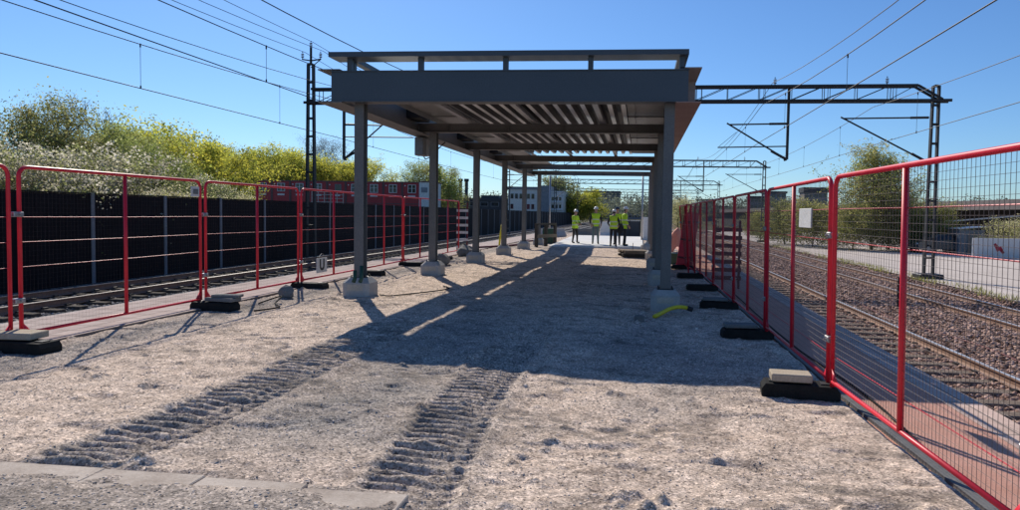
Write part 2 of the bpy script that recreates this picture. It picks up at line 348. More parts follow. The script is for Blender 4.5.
def zg(x, y):
    """height of the trodden platform gravel: level on the left, falling a little to the right"""
    t = np.clip((x + 3.0) / 4.0, 0, 1); return -.085 * t * t * (3 - 2 * t)
TRK = ((-3.50, .31, .02), (-1.42, .28, -.02))   # the two wheel ruts: centre, half width, drift
def ground_height(x, y):
    z = zg(x, y) + .045 * fbm(x * .9, y * .9, 1, 3) +   .030 * fbm(x * 4.3, y * 4.3, 5, 3) + .009 * fbm(x * 13, y * 13, 9, 2)
    grey = np.clip((fbm(x * .7 + 3, y * .5, 21, 4) - .06) * 3.0, 0, .7)
    dark = np.zeros_like(x)
    for xc, hw, dr in TRK:
        c = xc + dr * (y - 5) + .05 * np.sin(y * .9 + xc)
        u = (x - c) / hw; au = np.abs(u)
        fade = np.clip((y - 3.3) / .5, 0, 1) * np.clip((11. - y) / 3.4, .0, 1)
        fade = fade * np.clip(.92 + .8 * fbm(x * 1.6, y * .9, 33, 2), 0, 1.1)
        inside = np.clip((1.16 + .25 * fbm(x * 3, y * 3, 113, 3) - au) / .28, 0, 1)
        wob = .022 * fbm(x * 4, y * 4, 44, 2)
        p1 = ((y + .05 * u + .05 * au + wob) / .118) % 1.0          # long ridges from the left shoulder
        r1 = np.clip(1 - np.abs(p1 - .5) * 2.6, 0, 1) ** .7 * np.clip((.75 - u) / .35, 0, 1)
        p2 = ((y - .06 * u + .055 + wob) / .118) % 1.0              # shorter broken ones on the right
        r2 = np.clip(1 - np.abs(p2 - .5) * 3.0, 0, 1) * np.clip((u - .25) / .3, 0, 1) * .75
        lug = np.maximum(r1, r2) * (.8 + .8 * np.clip(fbm(x * 3, y * 6, 47, 3) + .25, 0, 1))
        pocket = np.exp(-((u + .92) / .16) ** 2)
        z = z + fade * inside * (-.027 + .046 * lug - .024 * pocket * (1 - r1))
        z = z + fade * inside * .010 * fbm(x * 14, y * 14, 49, 3)
        berm = np.exp(-((au - 1.22) / .16) ** 2); z = z + fade * berm * (.022 + .05 * fbm(x * 9, y * 9, 55, 2))
        grey = np.maximum(grey, fade * np.clip((1.7 - au) / .8, 0, 1) * (.62 + .8 * fbm(x * 2.5, y * 2.5, 111, 3)))
        dark = np.maximum(dark, fade * inside * np.clip(1 - lug, 0, 1) * (.13 + .34 * pocket))
    pt = np.clip(fbm(x * .9 + 7, y * 1.5, 101, 4) - .03, 0, 1) * 4.0 * np.clip(.35 + 2.2 * fbm(x * 7, y * 12, 103, 3), 0, 1)
    dark = np.maximum(dark, np.clip(pt, 0, .62)); z = z - .012 * np.clip(pt, 0, 1) * np.clip(.5 + 2 * fbm(x * 9, y * 14, 107, 2), 0, 1)
    mid = np.exp(-((x + 2.35) / .95) ** 2) * np.clip((y - 3.8) / 1., 0, 1) * np.clip((13 - y) / 4, 0, 1)
    grey = np.maximum(grey, mid * (.80 + 1.0 * fbm(x * 1.7, y * 1.7, 61, 3)))
    lft = np.exp(-((x + 6.5) / .5) ** 2); grey = np.maximum(grey, lft * .75)
    clod = np.clip(fbm(x * 6, y * 6, 71, 3) - .16, 0, 1) * .26 * np.clip(fbm(x * .8, y * .8, 75, 2) * 4 + .45, 0, 1); z = z + clod
    # small step scars in the dust on the right of the ruts
    sc = np.clip(fbm(x * 2.6, y * 5, 81, 3) - .12, 0, .2); z = z - sc * .16
    # grit swept over the slabs in the corner, and a ramp up to the pale slab
    near = np.clip((x + 4.9) / .1, 0, 1) * np.clip((-1.25 - x) / .1, 0, 1) * np.clip((3.90 - y) / .05, 0, 1) * np.clip((y - 3.0) / .1, 0, 1)
    cover = np.clip(fbm(x * 1.9 + 4, y * 3.1, 95, 4) * 2.6 + (3.76 - y) * 6.0 + .10 - .5 * np.clip((-3.5 - x) / .8, 0, 1), 0, 1)
    z = z * (1 - near) + near * (-.016 + .045 * cover + .012 * fbm(x * 17, y * 17, 9, 2)); grey = np.maximum(grey, near * .6)
    rp = np.clip((y - 27.6) / 3.0, 0, 1); z = z + .155 * rp * rp * (3 - 2 * rp) * np.clip((x + 4.7) / .5, 0, 1)
    return z, np.clip(grey, 0, 1), np.clip(dark, 0, 1)
def make_ground():
    ys = np.concatenate([np.arange(-6, 2.8, .3), np.arange(2.8, 9.4, .017), np.arange(9.4, 15, .035), np.arange(15, 32, .1), np.arange(32, 62.1, .5)])
    xs = np.concatenate([[-6.98, -6.98], np.arange(-6.97, 1.74, .027), [1.752, 1.756]])
    X, Y = np.meshgrid(xs, ys); Z, g, d = ground_height(X, Y)
    edge = .05 * fbm(Y * 3, Y * 0 + 2, 91, 3); X = X + np.where(X > 1.5, edge, 0)
    # fence line is skewed: let the right-hand rim follow it
    rim = np.interp(Y, [-6, 3.6, 6.7, 23, 62], [2.52, 2.10, 1.96, 1.76, 1.68]) - 1.75
    X = X + np.where(X > .8, rim * np.clip((X - .8) / .9, 0, 1), 0)
    Z[:, 0] = -.3; Z[:, -1] = -.3
    ny, nx = X.shape; V = np.stack([X, Y, Z], -1).reshape(-1, 3)
    i = np.arange(ny * nx).reshape(ny, nx); F = np.stack([i[:-1, :-1], i[:-1, 1:], i[1:, 1:], i[1:, :-1]], -1).reshape(-1, 4)
    c = np.zeros((ny * nx, 3)); c[:, 0] = g.ravel(); c[:, 1] = d.ravel()
    o = np_mesh('platform_ground', V, F, M['ground'], True, c, None, 'tone'); tag(o, None, None, None, 'structure')
make_ground()

# platform bodies and paved edges
m = MB(); m.box(-8.58, -6.99, -6, 62, -1.0, .025); tag(m.build('platform_pavement', M['paver_pink']), None, None, None, 'structure')
m = MB(); m.box(-8.62, -8.584, -6, 62, -1.0, .022); tag(m.build('platform_edge', M['concrete']), None, None, None, 'structure')
m = MB(); m.box(1.3, 2.995, -6, 62, -1.0, -.135); tag(m.build('platform_path', M['asphalt_pink']), None, None, None, 'structure')
m = MB(); m.box(3.0, 3.36, -6, 62, -1.0, -.13); tag(m.build('platform_edge', M['edge_slab']), None, None, None, 'structure')
m = MB()
for a, b in (((2.43, -6), (2.005, 3.6)), ((2.0, 3.605), (1.86, 6.7)), ((1.855, 6.705), (1.66, 24)), ((1.655, 24.005), (1.6, 62))):
    m.bar((a[0] + .22, a[1], -.15), (b[0] + .22, b[1], -.15), .10, .10)
tag(m.build('kerb', M['concrete_dark']), None, None, None, 'structure')

# concrete slabs at the lower left of the picture
slab_rows = [(-4.75, -4.03, 3.50, 3.86), (-4.02, -3.30, 3.50, 3.87), (-3.29, -2.62, 3.48, 3.85), (-2.61, -1.95, 3.49, 3.83), (-1.94, -1.30, 3.47, 3.76),
             (-4.72, -4.0, 3.12, 3.49), (-3.99, -3.28, 3.12, 3.485)]
words = ['second from the gravel corner end of the row', 'whole and clean along its rear edge', 'under scattered grit with a chipped corner', 'half covered by grit in the middle of the row',
         'at the end of the row, its corner bare beside the wheel rut', 'in the lower row beside the picture edge', 'in the lower row under loose grit']
words[0] = 'at the picture edge, its upper row'
for (x0, x1, y0, y1), wd in zip(slab_rows, words):
    m = MB(); m.box(x0, x1, y0, y1, -.05, .008 + rnd.uniform(-.003, .003), 0, .006)
    o = m.build('paving_slab', M['dirty_slab']); tag(o, 'flat concrete paving slab ' + wd, 'paving slab', 'paving slabs bedded in the gravel')

# loose stones
ICO_V = None
def ico():
    bm = bmesh.new(); bmesh.ops.create_icosphere(bm, subdivisions=1, radius=1.0)
    v = np.array([q.co[:] for q in bm.verts]); f = np.array([[q.index for q in p.verts] for p in bm.faces]); bm.free(); return v, f
ICO_V, ICO_F = ico()
def stones(name, P, S, colA, colB, seed, label=None, cat=None, flat=.7):
    rs = np.random.RandomState(seed); n = len(P)
    # each stone: jittered icosahedron, squashed and turned
    V = np.repeat(ICO_V[None], n, 0) * (1 + .35 * (rs.rand(n, len(ICO_V), 1) - .5))
    V = V * (S[:, None, None] * np.stack([.8 + .5 * rs.rand(n), .7 + .4 * rs.rand(n), flat * (.6 + .5 * rs.rand(n))], -1)[:, None, :])
    a = rs.rand(n) * 6.283; t = (rs.rand(n) - .5) * 1.2
    ca, sa, ct, st = np.cos(a), np.sin(a), np.cos(t), np.sin(t)
    x, y, z = V[..., 0], V[..., 1], V[..., 2]
    y, z = y * ct[:, None] - z * st[:, None], y * st[:, None] + z * ct[:, None]
    x, y = x * ca[:, None] - y * sa[:, None], x * sa[:, None] + y * ca[:, None]
    V = np.stack([x, y, z], -1) + P[:, None, :]
    k = len(ICO_V); F = (ICO_F[None] + (np.arange(n) * k)[:, None, None]).reshape(-1, 3)
    q = rs.rand(n, 1) ** 1.3; c = np.array(colA) * (1 - q) + np.array(colB) * q; c = c * (.75 + .5 * rs.rand(n, 1))
    o = np_mesh(name, V.reshape(-1, 3), F, M['stone'], False, np.repeat(c[:, None], k, 1).reshape(-1, 3)); tag(o, label, cat, None, 'stuff'); return o
def ydist(rs, n, y0, y1): # density falling with distance
    u = rs.rand(n); return y0 * (y1 / y0) ** u
rs = np.random.RandomState(3)
def prof_z(prof, x): return np.interp(x, [p[0] for p in prof], [p[1] for p in prof])
n = 62000; y = ydist(rs, n, 6.0, 60); x = 3.42 + rs.rand(n) * 7.9
P = np.stack([x, y, prof_z(PR, x) + .012 * rs.rand(n) + .05 * np.exp(-((x - 7.2) / .9) ** 2)], -1)
stones('ballast_stones', P, (.022 + .022 * rs.rand(n)) * (1 + y / 45), (.10, .055, .04), (.64, .44, .36), 11, 'brown crushed stone ballast between the rails', 'ballast')
n = 26000; y = ydist(rs, n, 8.0, 70); x = -15.6 + rs.rand(n) * 6.9
P = np.stack([x, y, prof_z(PL, x) + .012 * rs.rand(n)], -1)
stones('ballast_stones', P, (.024 + .022 * rs.rand(n)) * (1 + y / 40), (.06, .06, .06), (.42, .40, .38), 12, 'grey crushed stone ballast beside the left platform edge', 'ballast')
n = 70000; y = ydist(rs, n, 3.2, 24); x = -6.9 + rs.rand(n) * 8.5
zq, gq, dq = ground_height(x, y); keep = rs.rand(n) < (.45 + .6 * gq); x, y, zq, gq = x[keep], y[keep], zq[keep], gq[keep]
s = (.0025 + .0055 * rs.rand(len(x)) ** 4) * (1 + y / 16); big = rs.rand(len(x)) < .003; s = np.where(big, s * 2.4, s)
stones('gravel_stones', np.stack([x, y, zq + s * .05], -1), s, (.34, .29, .25), (.76, .66, .57), 13, 'loose grit and pebbles lying on the trodden platform gravel', 'gravel')

def grass_strip():
    rs_ = np.random.RandomState(4); n = 3600; y = ydist(rs_, n, 12, 60); x = 11.35 + .22 * rs_.randn(n) + .15 * np.sin(y * 1.3); k = (fbm(y * .35, y * 0 + 1, 66, 3) + .12 + .25 * rs_.rand(n)) > .12; x, y = x[k], y[k]; n = len(x)
    h = .07 + .14 * rs_.rand(n); a = rs_.rand(n) * 6.28; dx, dy = .016 * np.cos(a), .016 * np.sin(a); lx, ly = .06 * rs_.randn(n), .06 * rs_.randn(n); z0 = np.full(n, -.72)
    V = np.stack([np.stack([x - dx, y - dy, z0], -1), np.stack([x + dx, y + dy, z0], -1), np.stack([x + lx, y + ly, z0 + h], -1)], 1)
    c = np.array([.22, .24, .07]) * (.6 + .8 * rs_.rand(n, 1)) + np.array([.14, .10, .04]) * rs_.rand(n, 1)
    o = np_mesh('grass', V.reshape(-1, 3), np.arange(n * 3).reshape(n, 3), M['leaf'], False, np.repeat(c[:, None], 3, 1).reshape(-1, 3)); tag(o, 'thin grass along the rim of the pale yard', 'grass', None, 'stuff')
grass_strip()
# railway tracks
def make_track(xc, zr, label, nsl, y0, sl_mat, kind_w):
    t = empty('railway_track', (xc, 0, 0), 0, label, 'railway track', 'railway tracks beside the platform')
    for sx in (-.75, .75):
        m = MB(); pr = [(-.07, 0), (.07, 0), (.07, .012), (.012, .035), (.012, .11), (.036, .122), (.036, .15), (-.036, .15), (-.036, .122), (-.012, .11), (-.012, .035), (-.07, .012)]
        ys = [-6, 30, 120, 420]; V = []; F = []; k = len(pr)
        for yy in ys: V += [(sx + a, yy, zr - .15 + b) for a, b in pr]
        mi = []
        for i in range(len(ys) - 1):
            for j in range(k):
                q = (j + 1) % k; F.append((i * k + j, i * k + q, i * k + k + q, i * k + k + j)); mi.append(1 if j == 6 else 0)
        m.v = V; m.f = F; m.m = mi
        m.build('rail', [M['rail_side'], M['rail_top']], t)
    m = MB(); m.box(-1.25, 1.25, -.12, .12, zr - .30, zr - .152, 0, .012)
    for sx in (-.75, .75):
        for q in (-.1, .1): m.box(sx + q - .035, sx + q + .035, -.06, .06, zr - .152, zr - .115, 1)
    s0 = m.build('sleeper', [sl_mat, M['dark_steel']], t, False, (0, y0, 0))
    for i in range(1, nsl):
        c = s0.copy(); COL.objects.link(c); c.parent = t; c.location = (rnd.uniform(-.03, .03), y0 + .63 * i, rnd.uniform(-.008, .006)); c.rotation_euler = (0, 0, rnd.uniform(-.02, .02))
    return t
make_track(4.94, -.70, 'rusty railway track nearest the right platform edge, dark sleepers sticking out under its near rail', 90, 6.2, M['sleeper'], 0)
make_track(9.35, -.70, 'railway track beside the pale gravel yard at the far side of the brown ballast', 90, 9, M['sleeper'], 0)
make_track(-13.7, -.46, 'railway track along the foot of the black wall with sunlit rail tops', 90, 9, M['wood_dark'], 0)
make_track(-10.06, -.55, 'railway track tucked under the left platform edge, closer than the wall track', 60, 14, M['wood_dark'], 0)

# ------------------------------------------------------------------ the platform canopy
COLX = (-5.38, .485); COLY = [12.66 + 4.65 * i for i in range(6)]
YF, YB = 12.30, 36.25
cp = empty('platform_canopy', (-2.5, 12.3, 0), 0, 'unfinished grey steel platform canopy with a corrugated deck on two rows of columns', 'canopy')
OFF = Vector((2.5, -12.3, 0))
def cpart(m, name, mats, parent=cp, smooth=False):
    o = m.build(name, mats, parent, smooth); o.location = OFF if parent is cp else (0, 0, 0); return o
def hsec(m, x, y, z0, z1, b=.185, h=.19, tf=.014, tw=.012):
    m.box(x - b / 2, x + b / 2, y - h / 2, y - h / 2 + tf, z0, z1); m.box(x - b / 2, x + b / 2, y + h / 2 - tf, y + h / 2, z0, z1)
    m.box(x - tw / 2, x + tw / 2, y - h / 2 + tf, y + h / 2 - tf, z0, z1)
# columns, each with a base plate
for iy, y in enumerate(COLY):
    for x in COLX:
        zb = .36 if x < 0 else .30
        m = MB(); hsec(m, x, y, zb + .014, 3.70); c = cpart(m, 'column', M['steel_paint'])
        m = MB(); m.box(x - .15, x + .15, y - .15, y + .15, zb - .004, zb + .012)
        for sx in (-.125, .125):
            for sy in (-.125, .125): m.tube([(x + sx, y + sy, zb + .01), (x + sx, y + sy, zb + .05)], .014, 6)
        cpart(m, 'base_plate', M['dark_steel'], c)
# front girder
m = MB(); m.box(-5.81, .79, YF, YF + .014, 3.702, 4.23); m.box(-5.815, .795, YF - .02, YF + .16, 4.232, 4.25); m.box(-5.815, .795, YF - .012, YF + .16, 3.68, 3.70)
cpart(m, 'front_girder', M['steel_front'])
# side girders: web between flanges which stand out
m = MB(); m.box(-5.81, -5.796, YF + .17, YB, 3.702, 4.228); m.box(-6.07, -5.64, YF - .02, YB, 4.262, 4.28); m.box(-6.07, -5.60, YF - .02, YB, 3.66, 3.678)
cpart(m, 'side_girder', M['steel_paint'])
m = MB(); m.box(.776, .79, YF + .17, YB, 3.70, 4.23, 0); m.box(.64, 1.02, YF - .02, YB, 4.262, 4.28, 0); m.box(.58, 1.02, YF - .02, YB, 3.66, 3.678, 1)
for k in range(1, 22): m.box(.79, 1.0, YF + k * 1.15, YF + k * 1.15 + .01, 3.68, 4.26, 0)
cpart(m, 'side_girder', [M['fascia'], M['primer']])
# cross beams on every pair of columns
for iy, y in enumerate(COLY):
    m = MB(); z0, z1 = 3.705, 3.93
    for (a, b) in ((z0, z0 + .014), (z1 - .014, z1)): m.box(-5.79, .77, y - .10, y + .10, a, b)
    m.box(-5.79, .77, y - .006, y + .006, z0 + .014, z1 - .014)
    for x in (-5.0, -3.4, -2.0, -.6, .2): m.box(x, x + .01, y - .095, y + .095, z0 + .014, z1 - .014)
    cpart(m, 'cross_beam', M['steel_paint'])
Y4 = COLY[3] + .25
for x in (-4.36, -2.74, -1.0):
    m = MB(); m.box(x - .06, x + .06, YF + .02, Y4, 3.935, 3.947); m.box(x - .06, x + .06, YF + .02, Y4, 4.03, 4.042); m.box(x - .006, x + .006, YF + .02, Y4, 3.947, 4.03)
    cpart(m, 'purlin', M['galv'])
# corrugated deck
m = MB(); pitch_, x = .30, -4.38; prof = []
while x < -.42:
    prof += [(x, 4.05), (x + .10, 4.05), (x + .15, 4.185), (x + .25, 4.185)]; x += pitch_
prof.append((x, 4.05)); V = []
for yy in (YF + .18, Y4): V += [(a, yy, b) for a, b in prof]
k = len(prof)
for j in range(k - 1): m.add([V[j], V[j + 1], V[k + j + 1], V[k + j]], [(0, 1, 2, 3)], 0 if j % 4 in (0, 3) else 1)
cpart(m, 'corrugated_deck', [M['galv_deck'], M['dark_steel']])  # flats bright, webs and recesses dark: light and shade painted into the colour
# plain sheets along both sides; a slit stays open beside the left girder
def sheets(x0, x1, ye, lip):
    m = MB(); y = YF + .18
    while y < ye:
        y2 = min(y + 2.3, ye); m.box(x0, x1, y, y2 - .02, 4.10, 4.112); m.box(x0, x1, y2 - .02, y2, 4.075, 4.112); y = y2
    if lip:
        m.box(x0 - .004, x0 + .004, YF + .18, ye, 3.98, 4.20)
    return m
cpart(sheets(-5.37, -4.40, YB, True), 'edge_sheet', M['sheet_flat']); cpart(sheets(-.36, .74, Y4, False), 'edge_sheet', M['sheet_flat'])
for y in COLY:
    m = MB(); m.box(-5.79, -5.46, max(y - .95, YF + .2), y - .12, 3.95, 4.21, 0, .01); cpart(m, 'gusset_box', M['dark_steel'])
# roof rail round the edge
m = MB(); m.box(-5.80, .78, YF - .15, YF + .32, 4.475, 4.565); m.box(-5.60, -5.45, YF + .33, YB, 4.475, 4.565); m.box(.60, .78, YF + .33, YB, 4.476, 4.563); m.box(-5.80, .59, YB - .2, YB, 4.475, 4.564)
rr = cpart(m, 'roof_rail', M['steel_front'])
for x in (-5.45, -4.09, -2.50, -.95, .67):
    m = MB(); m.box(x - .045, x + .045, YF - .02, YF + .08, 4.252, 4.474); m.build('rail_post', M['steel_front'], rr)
for y in COLY:
    for x in (-5.53, .70):
        m = MB(); m.box(x - .04, x + .04, y - .05, y + .05, 4.282, 4.474); m.build('rail_post', M['steel_front'], rr)

# concrete plinths under the columns
def plinth(x, y, zb, h, label):
    e = empty('concrete_plinth', (x, y, zb), 0, label, 'plinth', 'concrete plinths under the canopy columns')
    w_, c_ = .265, .10; P = []
    for z, i in ((-.25, 0), (h - .10, 0), (h, .085)):
        a = w_ - i; P += [(-a + c_ * .6, -a, z), (a - c_ * .6, -a, z), (a, -a + c_ * .6, z), (a, a - c_ * .6, z), (a - c_ * .6, a, z), (-a + c_ * .6, a, z), (-a, a - c_ * .6, z), (-a, -a + c_ * .6, z)]
    F = [tuple(range(16, 24))]
    for k in range(2):
        for i in range(8): j = (i + 1) % 8; F.append((k * 8 + i, k * 8 + j, k * 8 + 8 + j, k * 8 + 8 + i))
    MB().add(P, F).build('block', M['concrete'], e)
    m = MB(); m.box(-.15, .15, -w_ - .006, -w_ - .001, h - .235, h - .13); m.build('label_plate', M['plate'], e)
    return e
side = {-5.38: ['of the left row with green conduit stubs', 'of the left row, second from the conduit stubs', 'of the left row, third from the conduit stubs',
                'of the left row beside the yellow pole', 'of the left row, one before the last', 'of the left row, farthest, beside the wooden trestle'],
        .485: ['in front of the right row, the yellow hose lying at its foot', 'of the right row, half hidden behind the one with the hose', 'of the right row, third from the yellow hose',
              'of the right row, fourth from the yellow hose', 'of the right row, beside the planks', 'of the right row, farthest, on the pale slab']}
for x in COLX:
    for y, wd in zip(COLY, side[x]):
        plinth(x, y, 0. if x < 0 else -.085, .36 if x < 0 else .385, 'grey concrete plinth ' + wd)

# loudspeaker / junction boxes hung below the left girder
hb = empty('junction_box', (-5.88, 17.95, 3.66), 0, 'grey junction box hanging by a cable under the left canopy girder', 'junction box')
m = MB(); m.box(-.12, .12, -.36, -.06, -.52, -.04, 0, .015); m.build('housing', M['grey_box'], hb)
m = MB(); m.box(-.12, .12, -.03, .30, -.50, -.03, 0, .015); m.build('housing', M['galv'], hb)
m = MB(); m.tube([(-.02, .1, -.50), (.0, .2, -.58), (.06, .45, -.50), (.16, .8, -.25), (.28, 1.1, -.02)], .016, 5); m.build('cable', M['rubber'], hb)

# ------------------------------------------------------------------ site fence panels
PW = 3.10
def frame_pts(w_, z0, z1, rad, k=5):
    pts = [(w_ / 2, z0 + .0)]
    def arc(cx, cz, a0, a1): return [(cx + rad * math.cos(R(a0 + (a1 - a0) * i / k)), cz + rad * math.sin(R(a0 + (a1 - a0) * i / k))) for i in range(k + 1)]
    return [(-w_ / 2, z0)] + [(-w_ / 2, z1 - rad)] + arc(-w_ / 2 + rad, z1 - rad, 180, 90)[1:] + arc(w_ / 2 - rad, z1 - rad, 90, 0) + [(w_ / 2, z0)]
def make_panel(zs, wk=1.):
    e = empty('site_fence')
    m = MB(); m.tube([(x, 0, z) for x, z in frame_pts(PW - .09, .0, 2.0, .11)], .0225, 8)
    m.tube([(-(PW - .09) / 2, 0, .06), ((PW - .09) / 2, 0, .06)], .02, 8)
    for s in (-1, 1):   # spread feet at both posts
        m.add([(s * (PW - .09) / 2 - .0, -.012, .20), (s * (PW - .09) / 2 - s * .13, -.012, .05), (s * (PW - .09) / 2, -.012, .0),
               (s * (PW - .09) / 2, .012, .20), (s * (PW - .09) / 2 - s * .13, .012, .05), (s * (PW - .09) / 2, .012, .0)], [(0, 1, 2), (3, 5, 4), (0, 3, 4, 1), (1, 4, 5, 2), (2, 5, 3, 0)])
    m.build('frame', M['fence_red'], e, True)
    m = MB(); m.tube([(0, 0, .06), (0, 0, 1.98)], .024, 8); m.build('middle_post', M['fence_red'], e, True)
    m = MB(); hx = (PW - .09) / 2 - .02
    nv = 60
    for i in range(1, nv):
        x = -hx + 2 * hx * i / nv; m.tube([(x, .004, .06), (x, .004, 1.98)], .0018 * wk, 3, 0, False)
    for i in range(1, 34):
        z = .06 + 1.92 * i / 34; m.tube([(-hx, -.001, z), (hx, -.001, z)], .0014 * wk, 3, 0, False)
    m.build('wire_mesh', M['wire_mesh'], e)
    m = MB()
    for z in zs: m.tube([(-hx, -.012, z), (0, -.02, z - .004), (hx, -.012, z)], .0045 if wk == 1. else .0032, 5)
    m.build('stiffening_wire', M['fence_red'], e)
    for z in (.45, 1.45):
        m = MB(); m.box(-(PW / 2) - .045, -(PW / 2) + .075, -.035, .035, z - .03, z + .03, 0, .008); m.tube([(-(PW / 2) + .015, -.06, z), (-(PW / 2) + .015, .06, z)], .011, 6)
        m.build('clamp', M['galv'], e)
    return e
panel0 = {}
def put_panel(a, b, z, label, group, lean=0.0):
    a = Vector(a); b = Vector(b); d = b - a
    zs = (.84, 1.13, 1.42) if 'black wall' in label else (.30, 1.40, 1.70)
    if zs not in panel0: o = panel0[zs] = make_panel(zs, .3 if len(zs) and zs[0] > .5 else 1.)
    else: o = copy_tree(panel0[zs])
    o.location = ((a.x + b.x) / 2, (a.y + b.y) / 2, z); o.rotation_euler = (lean, 0, math.atan2(d.y, d.x)); o.scale = (d.length / PW, 1, 1)
    tag(o, label, 'fence panel', group); return o
LJ = [3.92, 7.06, 10.50, 13.67, 16.85, 20.02, 23.20, 26.35]
wl = ['cut by the left picture edge', 'with a small white sign near its top', 'second right of the left picture edge', 'carrying the square U sign',
      'just right of the first column', 'around the second canopy column', 'farthest in its row, beside the white slats']
for i in range(7):
    x0 = -7.15 + .02 * math.sin(i * 2.1); x1 = -7.15 + .02 * math.sin(i * 2.1 + 2.1)
    put_panel((x0, LJ[i] + .02), (x1, LJ[i + 1] - .02), .085, 'red fence panel by the black wall, ' + wl[i], 'red fence panels along the left platform edge')
RJ = [(2.0, 3.58), (1.85, 6.72), (1.81, 9.88), (1.78, 13.03), (1.74, 16.2), (1.70, 19.35), (1.665, 22.5)]
wr = ['tall in the foreground before the pale yard', 'with the weathered white sheet tied on it', 'second away from the pale yard one', 'third away from the pale yard one', 'in front of the dark red slats', 'farthest in the row beside the right track']
for i in range(6):
    a, b = Vector(RJ[i]), Vector(RJ[i + 1]); d = (b - a).normalized() * .02
    put_panel(a + d, b - d, .045, 'red fence panel by the right track, ' + wr[i], 'red fence panels along the right platform edge', R(-1.0))
for i, (a, b, wd) in enumerate([((1.58, 22.9), (1.42, 19.9), 'closest to the canopy'), ((1.47, 23.1), (1.62, 20.1), 'in the middle of the stack'), ((1.75, 23.2), (1.50, 24.4), 'turned across the end of the platform')]):
    put_panel(a, b, .0, 'spare red fence panel behind the right row, ' + wd, 'spare fence panels', R(3 + 2 * i))

for k, (x, y, lean, wd) in enumerate(((1.36, 22.7, R(9), 'the front one'), (1.60, 22.95, R(6), 'the rear one'))):
    e = empty('barrier_board', (x, y, -.06), R(12), 'upright red barrier board leaning at the end of the right fence, ' + wd, 'barrier board', 'red barrier boards'); e.rotation_euler = (R(-4), lean, R(12))
    m = MB(); m.box(-.17, .17, -.02, .02, 0, 1.86, 0, .008); m.build('panel', M['fence_red'], e)
    for z in (.35, .95, 1.55):
        m = MB(); m.box(-.165, .165, -.032, -.021, z - .03, z + .03); m.build('batten', M['dull_red'], e)
# feet of the fence, black rubber blocks lying across the line
def make_foot():
    e = empty('rubber_block'); m = MB(); L, W, H = .36, .13, .125
    sec = [(-L, .0), (L, 0), (L, H - .05), (L - .035, H), (-L + .035, H), (-L, H - .05)]
    V = [(x, y, z) for y in (-W, W) for x, z in sec]; k = 6
    m.add(V, [tuple(range(k)), tuple(range(2 * k - 1, k - 1, -1))] + [(j, (j + 1) % k, k + (j + 1) % k, k + j) for j in range(k)]); m.build('block', M['rubber'], e)
    for x in (-.24, .24):
        m = MB(); m.box(x - .05, x + .05, -.05, .05, H + .001, H + .012); m.build('grip', M['dark_steel'], e)
    return e
foot0 = make_foot(); used = [False]
def put_foot(x, y, z, rz, label, group):
    o = foot0 if not used[0] else copy_tree(foot0); used[0] = True
    o.location = (x, y, z); o.rotation_euler = (0, 0, rz); tag(o, label, 'fence foot', group); return o
for (y, wd) in ((6.98, 'under the tan slab at the left picture edge'), (10.42, 'under the split dark slab'), (13.6, 'at the foot of the first canopy column'), (16.8, 'between the first and second canopy columns'), (19.95, 'just behind the second canopy column'), (23.1, 'farthest in the left row')):
    put_foot(-6.83, y - .12, .0, R(rnd.uniform(-6, 6)), 'black rubber fence foot ' + wd, 'fence feet of the left row')
for (x, y, wd) in ((1.58, 6.78, 'carrying the tan slab beside the sunlit gravel'), (1.56, 9.95, 'in the canopy shadow right of the yellow hose'), (1.52, 13.1, 'third of the right row in shadow'), (1.48, 16.25, 'fourth of the right row in shadow'), (1.43, 19.4, 'fifth of the right row in shadow'), (1.40, 22.5, 'farthest of the right row')):
    put_foot(x, y, -.075, R(rnd.uniform(-7, 7)), 'black rubber fence foot ' + wd, 'fence feet of the right row')
def loose_slab(x, y, z, lx, ly, lz, rz, mat, label, name='concrete_slab'):
    m = MB(); m.box(-lx / 2, lx / 2, -ly / 2, ly / 2, 0, lz, 0, .008); o = m.build(name, mat, None, False, (x, y, z)); o.rotation_euler = (0, 0, rz); return tag(o, label, 'slab')
loose_slab(1.50, 6.82, .064, .38, .24, .075, R(-4), M['slab_tan'], 'tan concrete slab weighing down the fence foot in the sun on the right')
loose_slab(-6.98, 6.93, .139, .52, .27, .075, R(3), M['slab_tan'], 'tan concrete slab on the fence foot at the left picture edge')
loose_slab(-6.72, 10.34, .139, .50, .25, .06, R(-7), M['concrete_dark'], 'dark concrete slab on the left fence foot with a second slab above it')
loose_slab(-6.66, 10.37, .201, .44, .20, .045, R(9), M['concrete_dark'], 'upper dark slab of the pair on the left fence foot')
loose_slab(1.47, 9.98, .064, .46, .22, .055, R(5), M['concrete_dark'], 'dark slab on the shadowed fence foot right of the hose')
loose_slab(1.45, 13.1, .064, .46, .22, .05, R(-3), M['concrete_dark'], 'dark slab on the third shadowed fence foot of the right row')

# signs tied on the fences
def fsign(x, y, z, wd, h, mat, label, name='fence_sign', rz=R(90)):
    e = empty(name, (x, y, z), rz, label, 'sign'); m = MB(); m.box(-wd / 2, wd / 2, -.006, .006, -h / 2, h / 2, 0, .003); m.build('plate', mat, e); return e
us = fsign(-7.09, 14.55, .41, .50, .33, M['white_board'], 'square pale sign with the letter U low on the left fence')
cu = bpy.data.curves.new('letter', 'FONT'); cu.body = 'U'; cu.size = .34; cu.align_x = 'CENTER'; cu.align_y = 'CENTER'; cu.extrude = .002; cu.offset = .012
to = bpy.data.objects.new('letter', cu); COL.objects.link(to); dg = bpy.context.evaluated_depsgraph_get(); tm = bpy.data.meshes.new_from_object(to.evaluated_get(dg)); bpy.data.objects.remove(to)
tm.materials.clear(); tm.materials.append(M['dark_steel']); lt = link('letter', tm, us, (0, -.010, 0)); lt.rotation_euler = (R(90), 0, 0)
